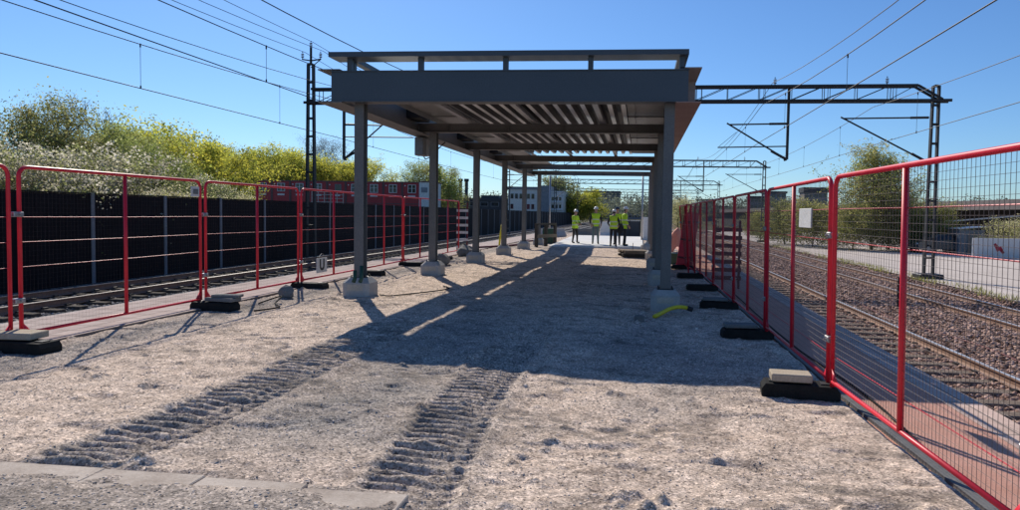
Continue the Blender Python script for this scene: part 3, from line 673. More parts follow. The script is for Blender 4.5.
m = MB(); m.tube([(-.13, -.008, .155), (-.13, -.004, .20), (-.02, -.004, .26)], .004, 4); m.tube([(.13, -.008, .155), (.13, -.004, .20), (.02, -.004, .26)], .004, 4); m.build('hook', M['galv'], us)
s2 = fsign(-7.10, 10.21, 1.905, .20, .16, M['white_board'], 'small white sign near the top rail of the left fence')
m = MB(); m.box(-.06, .06, -.012, -.009, -.04, .04); m.build('printed_square', M['grey_box'], s2)
s3 = fsign(1.795, 7.70, 1.655, .54, .21, M['white_board'], 'weathered white sheet tied to the right fence', 'fence_sheet', R(-90))
s3.scale = (1, 1, 1); s3.rotation_euler = (0, 0, R(90))
for i in range(5):
    m = MB(); m.box(-.28 + i * .12, -.26 + i * .12, -.010, -.007, -.10, .10); m.build('crease', M['plate'], s3)

# slatted boards at the far ends of both fences
def slats(x, y, z, wd, n, pitch_, mat, label, rz=0):
    e = empty('slat_barrier', (x, y, z), rz, label, 'barrier')
    for i in range(n):
        m = MB(); m.box(-wd / 2, wd / 2, -.012, .012, .22 + i * pitch_, .22 + i * pitch_ + .10); m.build('slat', mat, e)
    for s in (-1, 1):
        m = MB(); m.box(s * wd * .42 - .03, s * wd * .42 + .03, .014, .06, 0, .3 + n * pitch_); m.build('post', M['dull_red'], e)
    return e
slats(-7.05, 26.5, 0, .46, 6, .29, M['white_board'], 'stack of white slats on posts at the end of the left fence', R(8))
slats(2.15, 17.2, -.13, .72, 7, .20, M['dull_red'], 'dark red slatted barrier behind the right fence', R(-6))

# ------------------------------------------------------------------ small site things
def polyl(pts, k=4):
    out = []
    P = [Vector(p) for p in pts]
    for i in range(len(P) - 1):
        a = P[max(i - 1, 0)]; b = P[i]; c = P[i + 1]; d = P[min(i + 2, len(P) - 1)]
        for j in range(k):
            t = j / k; out.append(.5 * ((2 * b) + (c - a) * t + (2 * a - 5 * b + 4 * c - d) * t * t + (-a + 3 * b - 3 * c + d) * t ** 3))
    out.append(P[-1]); return out
m = MB(); m.tube(polyl([(.27, 11.50, -.05), (.40, 11.75, -.02), (.56, 11.98, .03), (.72, 12.1, .05), (.86, 12.15,   .03)]), .036, 8); hz = m.build('yellow_hose', M['yellow_pipe'], None, True); tag(hz, 'short bent yellow hose at the foot of the front right column', 'hose')
m = MB(); m.tube([(.86, 12.15, .03), (.95, 12.17, .0)], .045, 8); m.build('coupling', M['dark_steel'], hz)
m = MB(); m.box(-.07, .07, -.05, .05, 0, .11, 0, .01); o = m.build('brick_stub', M['concrete_dark'], None, False, (.02, 11.1, -.085)); tag(o, 'small dark brick standing in the shade before the right plinth', 'brick'); o.rotation_euler = (0, 0, .3)
for x, y, h, wd in ((-5.32, 12.24, .30, 'the shorter one'), (-5.20, 12.26, .42, 'the taller one touching the column')):
    m = MB(); m.tube([(x, y - .05, .30), (x + .015, y - .02, .37), (x + .01, y, .30 + h * .75)], .035, 8); o = m.build('conduit_stub', M['green_plastic'], None, True); tag(o, 'dark green conduit stub beside the front left column, ' + wd, 'conduit')
m = MB(); m.tube(polyl([(-5.0, 12.7, .02), (-4.75, 12.5, .03), (-4.55, 12.9, .02), (-4.2, 13.4, .03), (-4.0, 14.0, .03), (-4.3, 14.6, .02)]), .013, 5); tag(m.build('ground_cable', M['rubber'], None, True), 'black cable loop lying right of the front left plinth', 'cable')
m = MB(); m.tube(polyl([(-6.5, 11.0, .02), (-6.25, 11.3, .12), (-6.2, 11.0, .03), (-5.9, 10.6, .03), (-6.1, 10.2, .02)]), .014, 5); tag(m.build('ground_cable', M['rubber'], None, True), 'black cable looping over the sunlit gravel beside the left fence', 'cable')
def rock(name, c, r, mat, label, cat, seed):
    bm = bmesh.new(); bmesh.ops.create_icosphere(bm, subdivisions=2, radius=1.); q = random.Random(seed)
    for v in bm.verts:
        k = 1 + .18 * math.sin(3.1 * v.co.x + seed) + .16 * math.sin(4.3 * v.co.y + 2 * seed) + q.uniform(-.08, .08); v.co = Vector((v.co.x * r[0], v.co.y * r[1], v.co.z * r[2])) * k
    me = bpy.data.meshes.new(name); bm.to_mesh(me); bm.free(); me.materials.append(mat); return tag(link(name, me, None, c), label, cat)
rock('stone', (-6.55, 12.0, .09), (.17, .12, .12), M['concrete_dark'], 'grey stone lump on the gravel between two left fence feet', 'stone', 1)
rock('rubble_lump', (-6.1, 20.6, .15), (.30, .35, .20), M['concrete_dark'], 'dark broken concrete lump beside the third left plinth', 'rubble', 2)
rock('rubble_lump', (-6.5, 25.2, .15), (.40, .45, .24), M['concrete_dark'], 'dark broken concrete lump before the white slats', 'rubble', 3)
rock('concrete_drum', (.30, 29.3, .18), (.22, .22, .28), M['concrete'], 'round pale concrete lump leaning at the right column row', 'rubble', 4)
rock('concrete_drum', (.12, 28.3, .05), (.2, .2, .2), M['concrete'], 'smaller pale concrete lump in front of the round one', 'rubble', 5)
def netting():
    xs = np.linspace(-.55, .55, 34); ys = np.linspace(-.4, .4, 22); X, Y = np.meshgrid(xs, ys); r = np.sqrt((X / .6) ** 2 + (Y / .45) ** 2)
    Z = .95 * np.clip(1 - r ** 2, 0, 1) ** .7 + .16 * fbm(X * 6 + 9, Y * 6, 5, 3) * (r < 1); ny, nx = X.shape; i = np.arange(ny * nx).reshape(ny, nx)
    F = np.stack([i[:-1, :-1], i[:-1, 1:], i[1:, 1:], i[1:, :-1]], -1).reshape(-1, 4)
    o = np_mesh('safety_netting', np.stack([X, Y, np.maximum(Z, -.01)], -1).reshape(-1, 3), F, M['orange_net'], True); o.location = (1.65, 30.5, -.09); o.scale = (.8, .8, 1.25); tag(o, 'crumpled heap of orange safety netting behind the right column row', 'netting')
netting()
m = MB(); m.box(-.2, .2, -.2, .2, 0, .4, 0, .02); tag(m.build('rubbish_bin', M['green_plastic'], None, False, (1.32, 24.9, -.08)), 'small dark green box between the orange netting and the spare panels', 'box')
# pale slab with the men on it
m = MB(); m.add([(-4.15, 30.75, .2), (.15, 31.3, .2), (.15, 47.5, .2), (-4.6, 47.5, .2), (-4.15, 30.75, -.2), (.15, 31.3, -.2), (.15, 47.5, -.2), (-4.6, 47.5, -.2)], [(0, 1, 2, 3), (0, 4, 5, 1), (1, 5, 6, 2), (2, 6, 7, 3), (3, 7, 4, 0)])
tag(m.build('concrete_platform', M['slab_pale']), None, None, None, 'structure')
def plank(a, b, w_, h, mat, label, grp=None):
    m = MB(); m.bar(a, b, w_, h); return tag(m.build('plank', mat), label, 'plank', grp)
plank((-3.2, 30.45, .03), (-1.7, 30.62, .04), .2, .05, M['wood_dark'], 'dark plank lying along the front of the pale slab')
def stack_():
    e = empty('plank_stack', (-.25, 28.0, -.08), R(12), 'stack of weathered boards on dark bearers beside the right column row', 'plank stack')
    for y in (-.5, .5):
        m = MB(); m.box(-.55, .55, y - .06, y + .06, 0, .14); m.build('bearer', M['wood_dark'], e)
    for k in range(3):
        for j in range(4):
            m = MB(); y = -.66 + j * .33; m.box(-.5 + rnd.uniform(-.06, .06), .5 + rnd.uniform(-.06, .06), y, y + .30, .142 + k * .06, .192 + k * .06); m.build('board', M['wood'] if k else M['wood_dark'], e)
    m = MB(); m.tube([(-.1, -.3, .32), (-.09, -.3, .62)], .012, 5); m.build('steel_pin', M['rail_side'], e)
stack_()
# wooden trestle
tr = empty('wooden_trestle', (-4.75, 34.2, 0), R(70), 'dark wooden trestle rail between the far left columns and the pale slab', 'trestle')
for x in (-1.0, .0, 1.0):
    m = MB(); m.box(x - .07, x + .07, -.07, .07, 0, 1.08); m.build('post', M['wood_dark'], tr)
m = MB(); m.box(-1.1, 1.1, -.05, .05, 1.082, 1.18); m.build('top_rail', M['wood_dark'], tr)
m = MB(); m.box(-1.05, 1.05, -.10, -.072, .45, .62); m.build('side_rail', M['wood'], tr)
m = MB(); m.box(-.3, .3, -.25, .25, 0, .85, 0, .03); tag(m.build('cable_cabinet', M['green_plastic'], None, False, (-5.1, 37.7, 0)), 'dark green cabinet beside the wooden trestle', 'cabinet')
# hoarding and barriers behind the men
hd = empty('site_hoarding', (-.55, 48.3, .0), 0, 'dark navy hoarding box behind the group of men', 'hoarding')
m = MB(); m.box(-.95, .55, 0, 2.4, .0, 1.25); m.build('panel', M['navy_hoarding'], hd)
for x in (-.95, -.2, .55):
    m = MB(); m.box(x - .03, x + .03, -.05, -.005, 0, 1.32); m.build('post', M['dark_steel'], hd)
m = MB(); m.box(-.98, .58, -.045, -.004, 1.255, 1.32); m.build('top_rail', M['galv'], hd)
def jersey(x, y, L, h, rz, label, mat='slab_pale'):
    sec = [(-.3, 0), (.3, 0), (.3, .12), (.12, .4), (.09, h), (-.09, h), (-.12, .4), (-.3, .12)]; k = 8
    V = [(s * L / 2, a, b) for s in (-1, 1) for a, b in sec]
    o = MB().add(V, [tuple(range(k)), tuple(range(2 * k - 1, k - 1, -1))] + [(j, (j + 1) % k, k + (j + 1) % k, k + j) for j in range(k)]).build('concrete_barrier', M[mat], None, False, (x, y, .0)); o.rotation_euler = (0, 0, rz)
    return tag(o, label, 'barrier', 'concrete barriers behind the slab')
jersey(-2.1, 48.6, 1.5, 1.15, 0, 'pale concrete barrier behind the man in grey trousers')
jersey(-3.9, 49.6, 1.7, .62, R(10), 'low grey concrete barrier behind the leftmost man', 'concrete_dark')
jersey(-6.3, 48.5, 3.6, .6, R(70), 'long low concrete barrier at the end of the left paved edge', 'concrete')
def white_stack():
    e = empty('white_block_stack', (.36, 44.5, .0), 0, 'tall stack of white building blocks beside the right column row', 'block stack')
    for k in range(6):
        m = MB(); m.box(-.18, .18, -.9, .9, .02 + k * .255, .02 + k * .255 + .25, 0, .01); m.build('block_layer', M['white_board'], e)
white_stack()
for x, y, wd in ((-5.55, 41.5, 'left of the men'), (.10, 41.0, 'right of the men beside the white blocks')):
    e = empty('steel_pole', (x, y, 0), 0, 'thin grey steel pole ' + wd, 'pole', 'thin poles behind the canopy')
    m = MB(); m.tube([(0, 0, .0), (0, 0, 4.0)], .055, 8); m.build('shaft', M['galv'], e, True); m = MB(); m.box(-.14, .14, -.14, .14, 0, .03); m.build('foot_plate', M['dark_steel'], e)
m = MB(); m.tube(polyl([(-6.05, 28.9, 0), (-6.02, 28.9, .5), (-5.93, 28.9, 1.15)]), .045, 6); tag(m.build('yellow_pole', M['yellow_pipe'], None, True), 'bent yellow pole standing beside the fourth left column', 'pole')
m = MB(); m.tube(polyl([(-7.6, 30, .06), (-6.2, 34, .06), (-6.4, 38, .08), (-5.6, 43, .06), (-6.8, 50, .06)]), .05, 6); tag(m.build('red_hose', M['dull_red'], None, True), 'red hose trailing along the far left paved edge', 'hose')
# cables along the right paved edge
for k, (pts, wd) in enumerate([([(2.35, -2, -.12), (2.2, 4, -.12), (2.3, 7, -.12), (2.15, 10, -.12), (2.2, 16, -.12)], 'closest to the fence'),]):
    m = MB(); m.tube(polyl(pts, 6), .012, 5); tag(m.build('ground_cable', M['rubber'], None, True), 'thin black cable lying along the right paved edge, ' + wd, 'cable')
m = MB(); m.tube(polyl([(3.75, 5, -.80), (3.62, 8, -.80), (3.7, 10, -.8), (3.6, 13, -.80), (3.7, 18, -.8), (3.62, 26, -.8)], 6), .014, 5); tag(m.build('ground_cable', M['dull_red'], None, True), 'red cable on the ballast under the right platform edge', 'cable')
m = MB(); m.tube(polyl([(6.9, 7, -.80), (6.6, 11, -.80), (6.75, 14, -.8), (6.3, 18, -.80), (6.5, 24, -.8), (6.2, 40, -.8)], 6), .014, 5); tag(m.build('ground_cable', M['dull_red'], None, True), 'red cable running over the ballast between the two right tracks', 'cable')

# ------------------------------------------------------------------ black wall along the left tracks
bw = empty('black_wall', (-15.95, 0, 0), 0, 'long black noise wall with grey posts behind the left tracks', 'wall')
m = MB(); y = 3.0
while y < 160:
    y2 = y + 3.05
    m.box(-.04, .04, y + .07, y2 - .07, -.75, 1.98); 
    if y < 70:
        for q in np.arange(y + .2, y2 - .1, .19): m.box(.04, .045, q, q + .17, -.7, 1.95)
    y = y2
m.build('panel', M['wall_black'], bw)
y = 3.0
for k in range(52):
    m = MB(); m.box(-.07, .075, y - .06, y + .06, -.75, 2.03); m.build('post', M['wall_post'], bw); y += 3.05
m = MB(); m.box(-.065, .065, 3.1, 160, 1.985, 2.02); m.build('cap', M['wall_black'], bw)

# ------------------------------------------------------------------ overhead line: portals, wires
def lattice_mast(m, x, y, z0, z1, w0, w1, dep=.20):
    """two channels joined by batten plates"""
    for s in (-1, 1): m.bar((x + s * w0 / 2, y, z0), (x + s * w1 / 2, y, z1), .07, dep)
    n = max(3, int((z1 - z0) / .75))
    for i in range(n + 1):
        t = i / n; z = z0 + (z1 - z0) * t; wd = w0 + (w1 - w0) * t
        m.bar((x - wd / 2 + .045, y, z), (x + wd / 2 - .045, y, z), dep * .85, .085)
def insul(m, x, y, z, s=1.):
    m.tube([(x, y, z), (x, y, z + .08 * s)], .02 * s, 6)
    for k in range(3): m.tube([(x, y, z + (.08 + k * .07) * s), (x, y, z + (.11 + k * .07) * s)], [.075 * s, .05 * s], 8)
    m.tube([(x, y, z + .29 * s), (x, y, z + .33 * s)], .025 * s, 6)
XL, XR, ZB, ZT = -14.93, 11.68, 6.46, 7.06
def cantilever(e, mat, mx, zt, zb, tip, sgn):
    """upper tube, slanted strut and registration arm; sgn points from the mast towards the wire"""
    m = MB(); m.tube([(mx, 0, zt), (tip, 0, zt - .04)], .032, 6); m.tube([(mx - sgn * .0, 0, zt), (mx + sgn * .7, 0, zt - .01)], .05, 6)
    m.tube([(mx, 0, zb), (tip + sgn * .1, 0, zt + .02)], .034, 6); m.tube([(mx, 0, zb), (mx + sgn * .6, 0, zb + .33)], .055, 6)
    m.build('cantilever', mat, e)
def make_portal(mat, XL=XL):
    e = empty('catenary_portal')
    m = MB(); lattice_mast(m, XR, 0, -.62, 7.06, .34, .22); ms = m.build('mast', mat, e)
    m = MB(); m.box(XR - .45, XR + .45, -.45, .45, -.72, -.50, 0, .03); m.build('mast_foot', M['dark_steel'], ms)
    m = MB(); lattice_mast(m, XL, 0, -.7, 8.2, .42, .24); m.tube([(XL, 0, 8.2), (XL, 0, 8.95)], .06, 6)
    m.bar((XL, 0, 8.35), (XL - .42, 0, 8.42), .05, .05); m.bar((XL, 0, 8.35), (XL + .48, 0, 8.42), .05, .05); m.bar((XL, 0, 8.05), (XL + .48, 0, 8.42), .03, .03); m.build('mast', mat, e)
    for ix, iz in ((XL, 8.9), (XL - .40, 8.42), (XL + .46, 8.42), (5.4, 7.12), (9.8, 7.12), (-10.2, 7.12), (-13.0, 7.12)):
        m = MB(); insul(m, ix, 0, iz); m.build('insulator', M['insulator'], e)
    m = MB()
    for yy in (-.18, .18):
        m.bar((XL - .25, yy, ZB), (XR + .55, yy, ZB), .07, .11); m.bar((XL + .1, yy, ZT), (XR - .75, yy, ZT), .07, .10); m.bar((XR - .75, yy, ZT), (XR + .2, yy, ZB + .04), .07, .09)
        x = XL + .5; k = 0
        while x < XR - 1.0:
            m.bar((x, yy, ZB + .05), (x, yy, ZT - .05), .025, .025)
            m.bar((x, yy, ZB + .05), (min(x + 1.15, XR - .9), yy, ZT - .05), .025, .025)
            m.bar((x + .22, yy, ZB + .05), (x + .22, yy, ZT - .05), .02, .02) if k % 2 else None
            x += 1.28; k += 1
    x = XL + .5
    while x < XR - .8:
        m.bar((x, -.15, ZB), (x, .15, ZB), .05, .05); m.bar((x, -.15, ZT), (x, .15, ZT), .05, .05); x += 1.28
    m.build('boom', mat, e)
    for px, zlow in ((5.97, 4.08), (-13.35, 3.95)):
        m = MB(); m.bar((px, 0, 7.1), (px, 0, zlow), .10, .10)
        m.tube([(px, 0, zlow), (px - (.12 if px > 0 else -.12), 0, zlow - .04)], .04, 6); m.build('drop_post', mat, e)
    cantilever(e, mat, 11.45, 5.80, 4.02, 8.15, -1)
    cantilever(e, mat, 5.92, 5.55, 4.10, 3.6, -1)
    m = MB(); m.tube([(5.95, 0, 4.62), (3.15, 0, 4.56)], .026, 6); m.tube([(3.2, 0, 4.6), (3.9, 0, 5.2)], .012, 4); m.build('registration_arm', mat, e)
    cantilever(e, mat, -13.30, 5.5, 4.0, -11.6, 1)
    m = MB(); m.tube([(-13.3, 0, 4.95), (-10.1, 0, 4.93)], .026, 6); m.build('registration_arm', mat, e)
    return e
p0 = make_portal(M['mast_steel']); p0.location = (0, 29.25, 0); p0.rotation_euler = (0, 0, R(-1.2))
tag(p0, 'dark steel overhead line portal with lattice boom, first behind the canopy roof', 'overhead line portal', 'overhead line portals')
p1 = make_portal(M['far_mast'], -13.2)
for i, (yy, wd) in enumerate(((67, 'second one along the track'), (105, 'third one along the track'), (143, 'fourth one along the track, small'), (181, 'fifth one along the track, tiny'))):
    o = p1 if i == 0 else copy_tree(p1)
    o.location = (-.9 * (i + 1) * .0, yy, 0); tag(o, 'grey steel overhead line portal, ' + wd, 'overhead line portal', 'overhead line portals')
P_Y = [-8.85, 29.25, 67, 105, 143, 181]
def sagline(x, zp, zm, y0=-8.85, n=14, spans=P_Y):
    pts = []
    for a, b in zip(spans[:-1], spans[1:]):
        for i in range(n):
            t = i / n; q = 2 * t - 1; pts.append((x, a + (b - a) * t, zm + (zp - zm) * q * q))
    pts.append((x, spans[-1], zp)); return pts
def catenary(x, zc, zpm, zmm, rc, label):
    e = empty('catenary_line', (x, 0, 0), 0, label, 'overhead wire', 'overhead line wires')
    m = MB(); m.tube([(0, p[1], p[2]) for p in sagline(0, zc + .05, zc)], rc, 5); m.build('contact_wire', M['wire'], e)
    mp = [(0, p[1], p[2]) for p in sagline(0, zpm, zmm)]; m = MB(); m.tube(mp, rc * .95, 5); m.build('messenger_wire', M['wire'], e)
    for a, b in zip(P_Y[:-1], P_Y[1:]):
        for t in (.12, .31, .5, .69, .88):
            yy = a + (b - a) * t; q = 2 * t - 1; zt = zmm + (zpm - zmm) * q * q
            m = MB(); m.tube([(0, yy, zc + .02), (0, yy, zt)], .006, 4); m.tube([(0, yy, zt - .08), (0, yy, zt + .02)], .02, 5); m.tube([(0, yy, zc), (0, yy, zc + .08)], .02, 5); m.build('dropper', M['wire'], e)
    return e
catenary(-13.7, 4.88, 6.55, 6.0, .0135, 'overhead wire pair above the track by the black wall')
catenary(-10.06, 5.04, 6.4, 5.93, .013, 'overhead wire pair above the track under the left platform edge')
catenary(4.94, 4.79, 6.35, 5.55, .013, 'overhead wire pair above the near right track')
catenary(9.35, 4.64, 6.25, 5.73, .012, 'overhead wire pair above the track beside the pale yard')
for x, zp, zm, r_, wd in ((-13.7, 7.14, 6.43, .012, 'over the wall track above its wire pair'), (-15.06, 8.66, 8.1, .011, 'ending at the lower left insulator of the left mast'), (-14.2, 8.7, 8.1, .011, 'ending at the inner insulator of the left mast'), (-14.7, 9.11, 8.81, .011, 'ending at the top insulator of the left mast'),
                          (-10.0, 7.6, 7.04, .016, 'thick one passing behind the canopy roof rail'), (5.32, 7.24, 6.23, .011, 'rising to the insulator on the right portal boom')):
    m = MB(); m.tube(sagline(x, zp, zm), r_, 5); tag(m.build('feeder_wire', M['wire']), 'single feeder wire ' + wd, 'overhead wire', 'feeder wires')

# ------------------------------------------------------------------ trees
def limbs(rs_, h, r0_, spread, nl, lean=.0, up=.6, levels=2, start=.25):
    """trunk tube plus limbs; returns MB and tip points"""
    m = MB(); tips = []
    tp = [Vector((0, 0, -.3))]; k = 6
    for i in range(1, k + 1): tp.append(Vector((lean * h * (i / k) + rs_.uniform(-.03, .03) * h, rs_.uniform(-.03, .03) * h, h * .86 * i / k)))
    m.tube(tp, [r0_ * (1 - .85 * i / k) for i in range(k + 1)], 7)
    def branch(p, d, L, r, lv):
        pts = [p]; q = p.copy(); dd = d.copy()
        for i in range(4):
            dd = (dd + Vector((rs_.uniform(-.22, .22), rs_.uniform(-.22, .22), rs_.uniform(-.05, .18)))).normalized(); q = q + dd * L / 4; pts.append(q.copy())
        m.tube(pts, [r * (1 - .8 * i / 4) for i in range(5)], 5 if lv else 4, 0, False); tips.append((q.copy(), L))
        tips.append((pts[2].copy(), L))
        if lv > 0:
            for i in (1, 2, 3, 4):
                for j in range(2 if lv > 1 else 1):
                    a = rs_.uniform(0, 6.28); side_ = Vector((math.cos(a), math.sin(a), rs_.uniform(.1, .7))).normalized()
                    branch(pts[i], (dd * .55 + side_ * .7).normalized(), L * rs_.uniform(.4, .62), r * .45, lv - 1)
    for i in range(nl):
        t = start + (1 - start) * (i + rs_.random()) / nl; f = t * k; j = min(int(f), k - 1); p = tp[j].lerp(tp[j + 1], f - j)
        a = i * 2.4 + rs_.uniform(-.5, .5); d = Vector((math.cos(a), math.sin(a), up + rs_.uniform(-.2, .4))).normalized()
        branch(p, d, spread * (1.05 - .55 * t) * rs_.uniform(.75, 1.2), r0_ * .38 * (1.1 - .6 * t), levels)
    return m, tips
def leaf_mesh(name, centres, n, sig, size, palette, seed, parent, dark=.5, aspect=.6):
    if palette is PAL['twigs']: aspect = .22
    if palette is PAL['blossom']: aspect = .85
    """many leaf sized faces in clumps; palette rows are rgb, chosen per clump"""
    rs_ = np.random.RandomState(seed); C = np.array(centres); k = len(C)
    ci = rs_.randint(0, k, n); P = C[ci] + np.clip(rs_.randn(n, 3), -1.7, 1.7) * np.array(sig) * (.5 + rs_.rand(k, 1)[ci])
    out = P - C.mean(0); out /= np.linalg.norm(out, axis=1)[:, None] + 1e-9
    nn = rs_.randn(n, 3) * .8 + out * .6 + np.array([-.15, -.1, .25]); nn /= np.linalg.norm(nn, axis=1)[:, None]
    a = np.cross(nn, rs_.randn(n, 3)); a /= np.linalg.norm(a, axis=1)[:, None] + 1e-9; b = np.cross(nn, a)
    s = size * (.55 + .9 * rs_.rand(n, 1)); a = a * s; b = b * s * aspect
    V = np.stack([P - a, P + b * .9 - a * .1, P + a, P - b * .9 + a * .1], 1)
    F = np.arange(n * 4).reshape(n, 4)
    pal = np.array(palette); pc = pal[rs_.randint(0, len(pal), k)] * (.8 + .4 * rs_.rand(k, 1)); c = pc[ci] * (.88 + .24 * rs_.rand(n, 1))
    lo, hi = C[:, 2].min(), C[:, 2].max() + 1e-6; inn = np.linalg.norm((P - C[ci]) / np.array(sig), axis=1)[:, None]; c = c * np.clip(.62 + .30 * inn, .6, 1.15); c = c * (dark + (1 - dark) * np.clip((P[:, 2:3] - lo) / (hi - lo), 0, 1))  # shade put into the tint: darker inside clumps and low in the crown
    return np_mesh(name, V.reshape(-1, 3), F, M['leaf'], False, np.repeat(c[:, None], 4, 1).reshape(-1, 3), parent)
PAL = {'olive': [(.32, .34, .115), (.39, .38, .14), (.26, .30, .09), (.44, .40, .18)], 'yellow': [(.70, .67, .09), (.58, .60, .10), (.78, .72, .11), (.45, .51, .10)],
       'blossom': [(.74, .69, .54), (.60, .56, .38), (.40, .42, .18), (.34, .37, .14), (.80, .75, .62)], 'dark': [(.15, .19, .07), (.20, .24, .09)], 'green': [(.36, .43, .13), (.44, .48, .16), (.29, .36, .10)],
       'cream': [(.62, .58, .30), (.68, .63, .40), (.50, .51, .20)], 'brown': [(.50, .46, .16), (.40, .41, .13), (.56, .51, .20), (.42, .48, .13)], 'far': [(.34, .39, .16), (.29, .33, .16), (.41, .41, .17)], 'twigs': [(.12, .105, .095), (.16, .14, .13)]}
def make_tree(kind, seed, h, wd, n, size, pal, bark='bark', nl=9, up=.6, lv=2, sig=.3, start=.2, trunk_r=None, extra=1.0, dark=.5, low=0.):
    rs_ = random.Random(seed); e = empty(kind)
    m, tips = limbs(rs_, h, trunk_r or h * .022, wd * .5, nl, 0, up, lv, start)
    zs = max(p[2] for p in m.v); rr_ = sorted(math.hypot(p[0], p[1]) for p in m.v)[int(len(m.v) * .97)]
    kz = (h - sig * .9) / zs; kr = (wd * .5 - sig * .9) / rr_
    m.v = [(p[0] * kr, p[1] * kr, p[2] * kz) for p in m.v]; tips = [(Vector((q.x * kr, q.y * kr, q.z * kz)), L_) for q, L_ in tips]
    m.build('trunk', M[bark], e)
    C = [t[0] for t in tips]
    for i in range(int(len(tips) * extra)):
        q = rs_.choice(tips)[0]; C.append(q + Vector((rs_.gauss(0, wd * .05), rs_.gauss(0, wd * .05), rs_.gauss(0, h * .03))))
    if low > 0:
        for i in range(int(len(C) * low)): a = rs_.uniform(0, 6.28); r_ = wd * .5 * math.sqrt(rs_.random()); C.append(Vector((r_ * math.cos(a), r_ * math.sin(a), rs_.uniform(.1, .5) * h)))
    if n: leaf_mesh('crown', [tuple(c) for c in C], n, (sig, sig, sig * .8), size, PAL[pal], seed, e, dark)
    return e
protos = {}
def plant(key, x, y, z, s, rz, label, cat, group=None, sz=None):
    src = protos[key]
    if not src.get('used', 0): o = src; src['used'] = 1
    else: o = copy_tree(src); 
    if 'used' in o: 
        pass
    o.location = (x, y, z); o.rotation_euler = (0, 0, rz); o.scale = (s, s, (sz or s)); tag(o, label, cat, group); return o
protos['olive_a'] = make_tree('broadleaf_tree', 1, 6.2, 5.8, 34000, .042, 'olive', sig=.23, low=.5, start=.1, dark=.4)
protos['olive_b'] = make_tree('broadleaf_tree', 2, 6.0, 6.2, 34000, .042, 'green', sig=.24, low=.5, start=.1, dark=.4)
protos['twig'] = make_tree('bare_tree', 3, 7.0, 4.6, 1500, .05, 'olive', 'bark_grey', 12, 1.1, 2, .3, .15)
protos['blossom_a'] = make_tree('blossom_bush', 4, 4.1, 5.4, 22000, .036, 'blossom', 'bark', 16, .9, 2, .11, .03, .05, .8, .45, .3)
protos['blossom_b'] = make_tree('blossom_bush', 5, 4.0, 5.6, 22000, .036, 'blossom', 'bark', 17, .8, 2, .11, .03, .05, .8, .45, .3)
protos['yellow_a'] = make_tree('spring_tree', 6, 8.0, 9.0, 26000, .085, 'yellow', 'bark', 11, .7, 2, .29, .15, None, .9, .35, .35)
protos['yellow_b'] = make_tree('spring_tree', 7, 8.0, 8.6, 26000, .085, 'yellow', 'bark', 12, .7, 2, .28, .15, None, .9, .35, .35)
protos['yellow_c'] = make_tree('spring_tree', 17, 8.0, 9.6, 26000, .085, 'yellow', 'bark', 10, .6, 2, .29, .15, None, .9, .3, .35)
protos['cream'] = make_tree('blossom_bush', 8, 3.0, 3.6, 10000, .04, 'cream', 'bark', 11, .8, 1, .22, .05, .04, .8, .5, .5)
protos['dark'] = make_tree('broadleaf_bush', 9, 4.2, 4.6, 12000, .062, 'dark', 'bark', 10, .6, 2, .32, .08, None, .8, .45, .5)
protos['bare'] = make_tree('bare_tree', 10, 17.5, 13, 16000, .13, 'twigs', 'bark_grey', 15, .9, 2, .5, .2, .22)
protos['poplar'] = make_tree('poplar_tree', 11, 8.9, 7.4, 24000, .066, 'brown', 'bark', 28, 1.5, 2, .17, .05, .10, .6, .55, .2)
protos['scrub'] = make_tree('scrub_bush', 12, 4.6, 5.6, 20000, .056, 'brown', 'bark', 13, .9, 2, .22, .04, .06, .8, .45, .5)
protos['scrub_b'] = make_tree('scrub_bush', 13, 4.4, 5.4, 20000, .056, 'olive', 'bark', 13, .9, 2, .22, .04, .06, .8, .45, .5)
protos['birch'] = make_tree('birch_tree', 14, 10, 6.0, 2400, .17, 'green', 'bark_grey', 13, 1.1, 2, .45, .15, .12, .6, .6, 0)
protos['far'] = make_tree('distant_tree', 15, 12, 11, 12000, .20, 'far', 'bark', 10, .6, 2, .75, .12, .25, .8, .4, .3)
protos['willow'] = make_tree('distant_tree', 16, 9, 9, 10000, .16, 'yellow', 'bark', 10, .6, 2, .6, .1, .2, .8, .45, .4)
TG = 'trees behind the black wall'
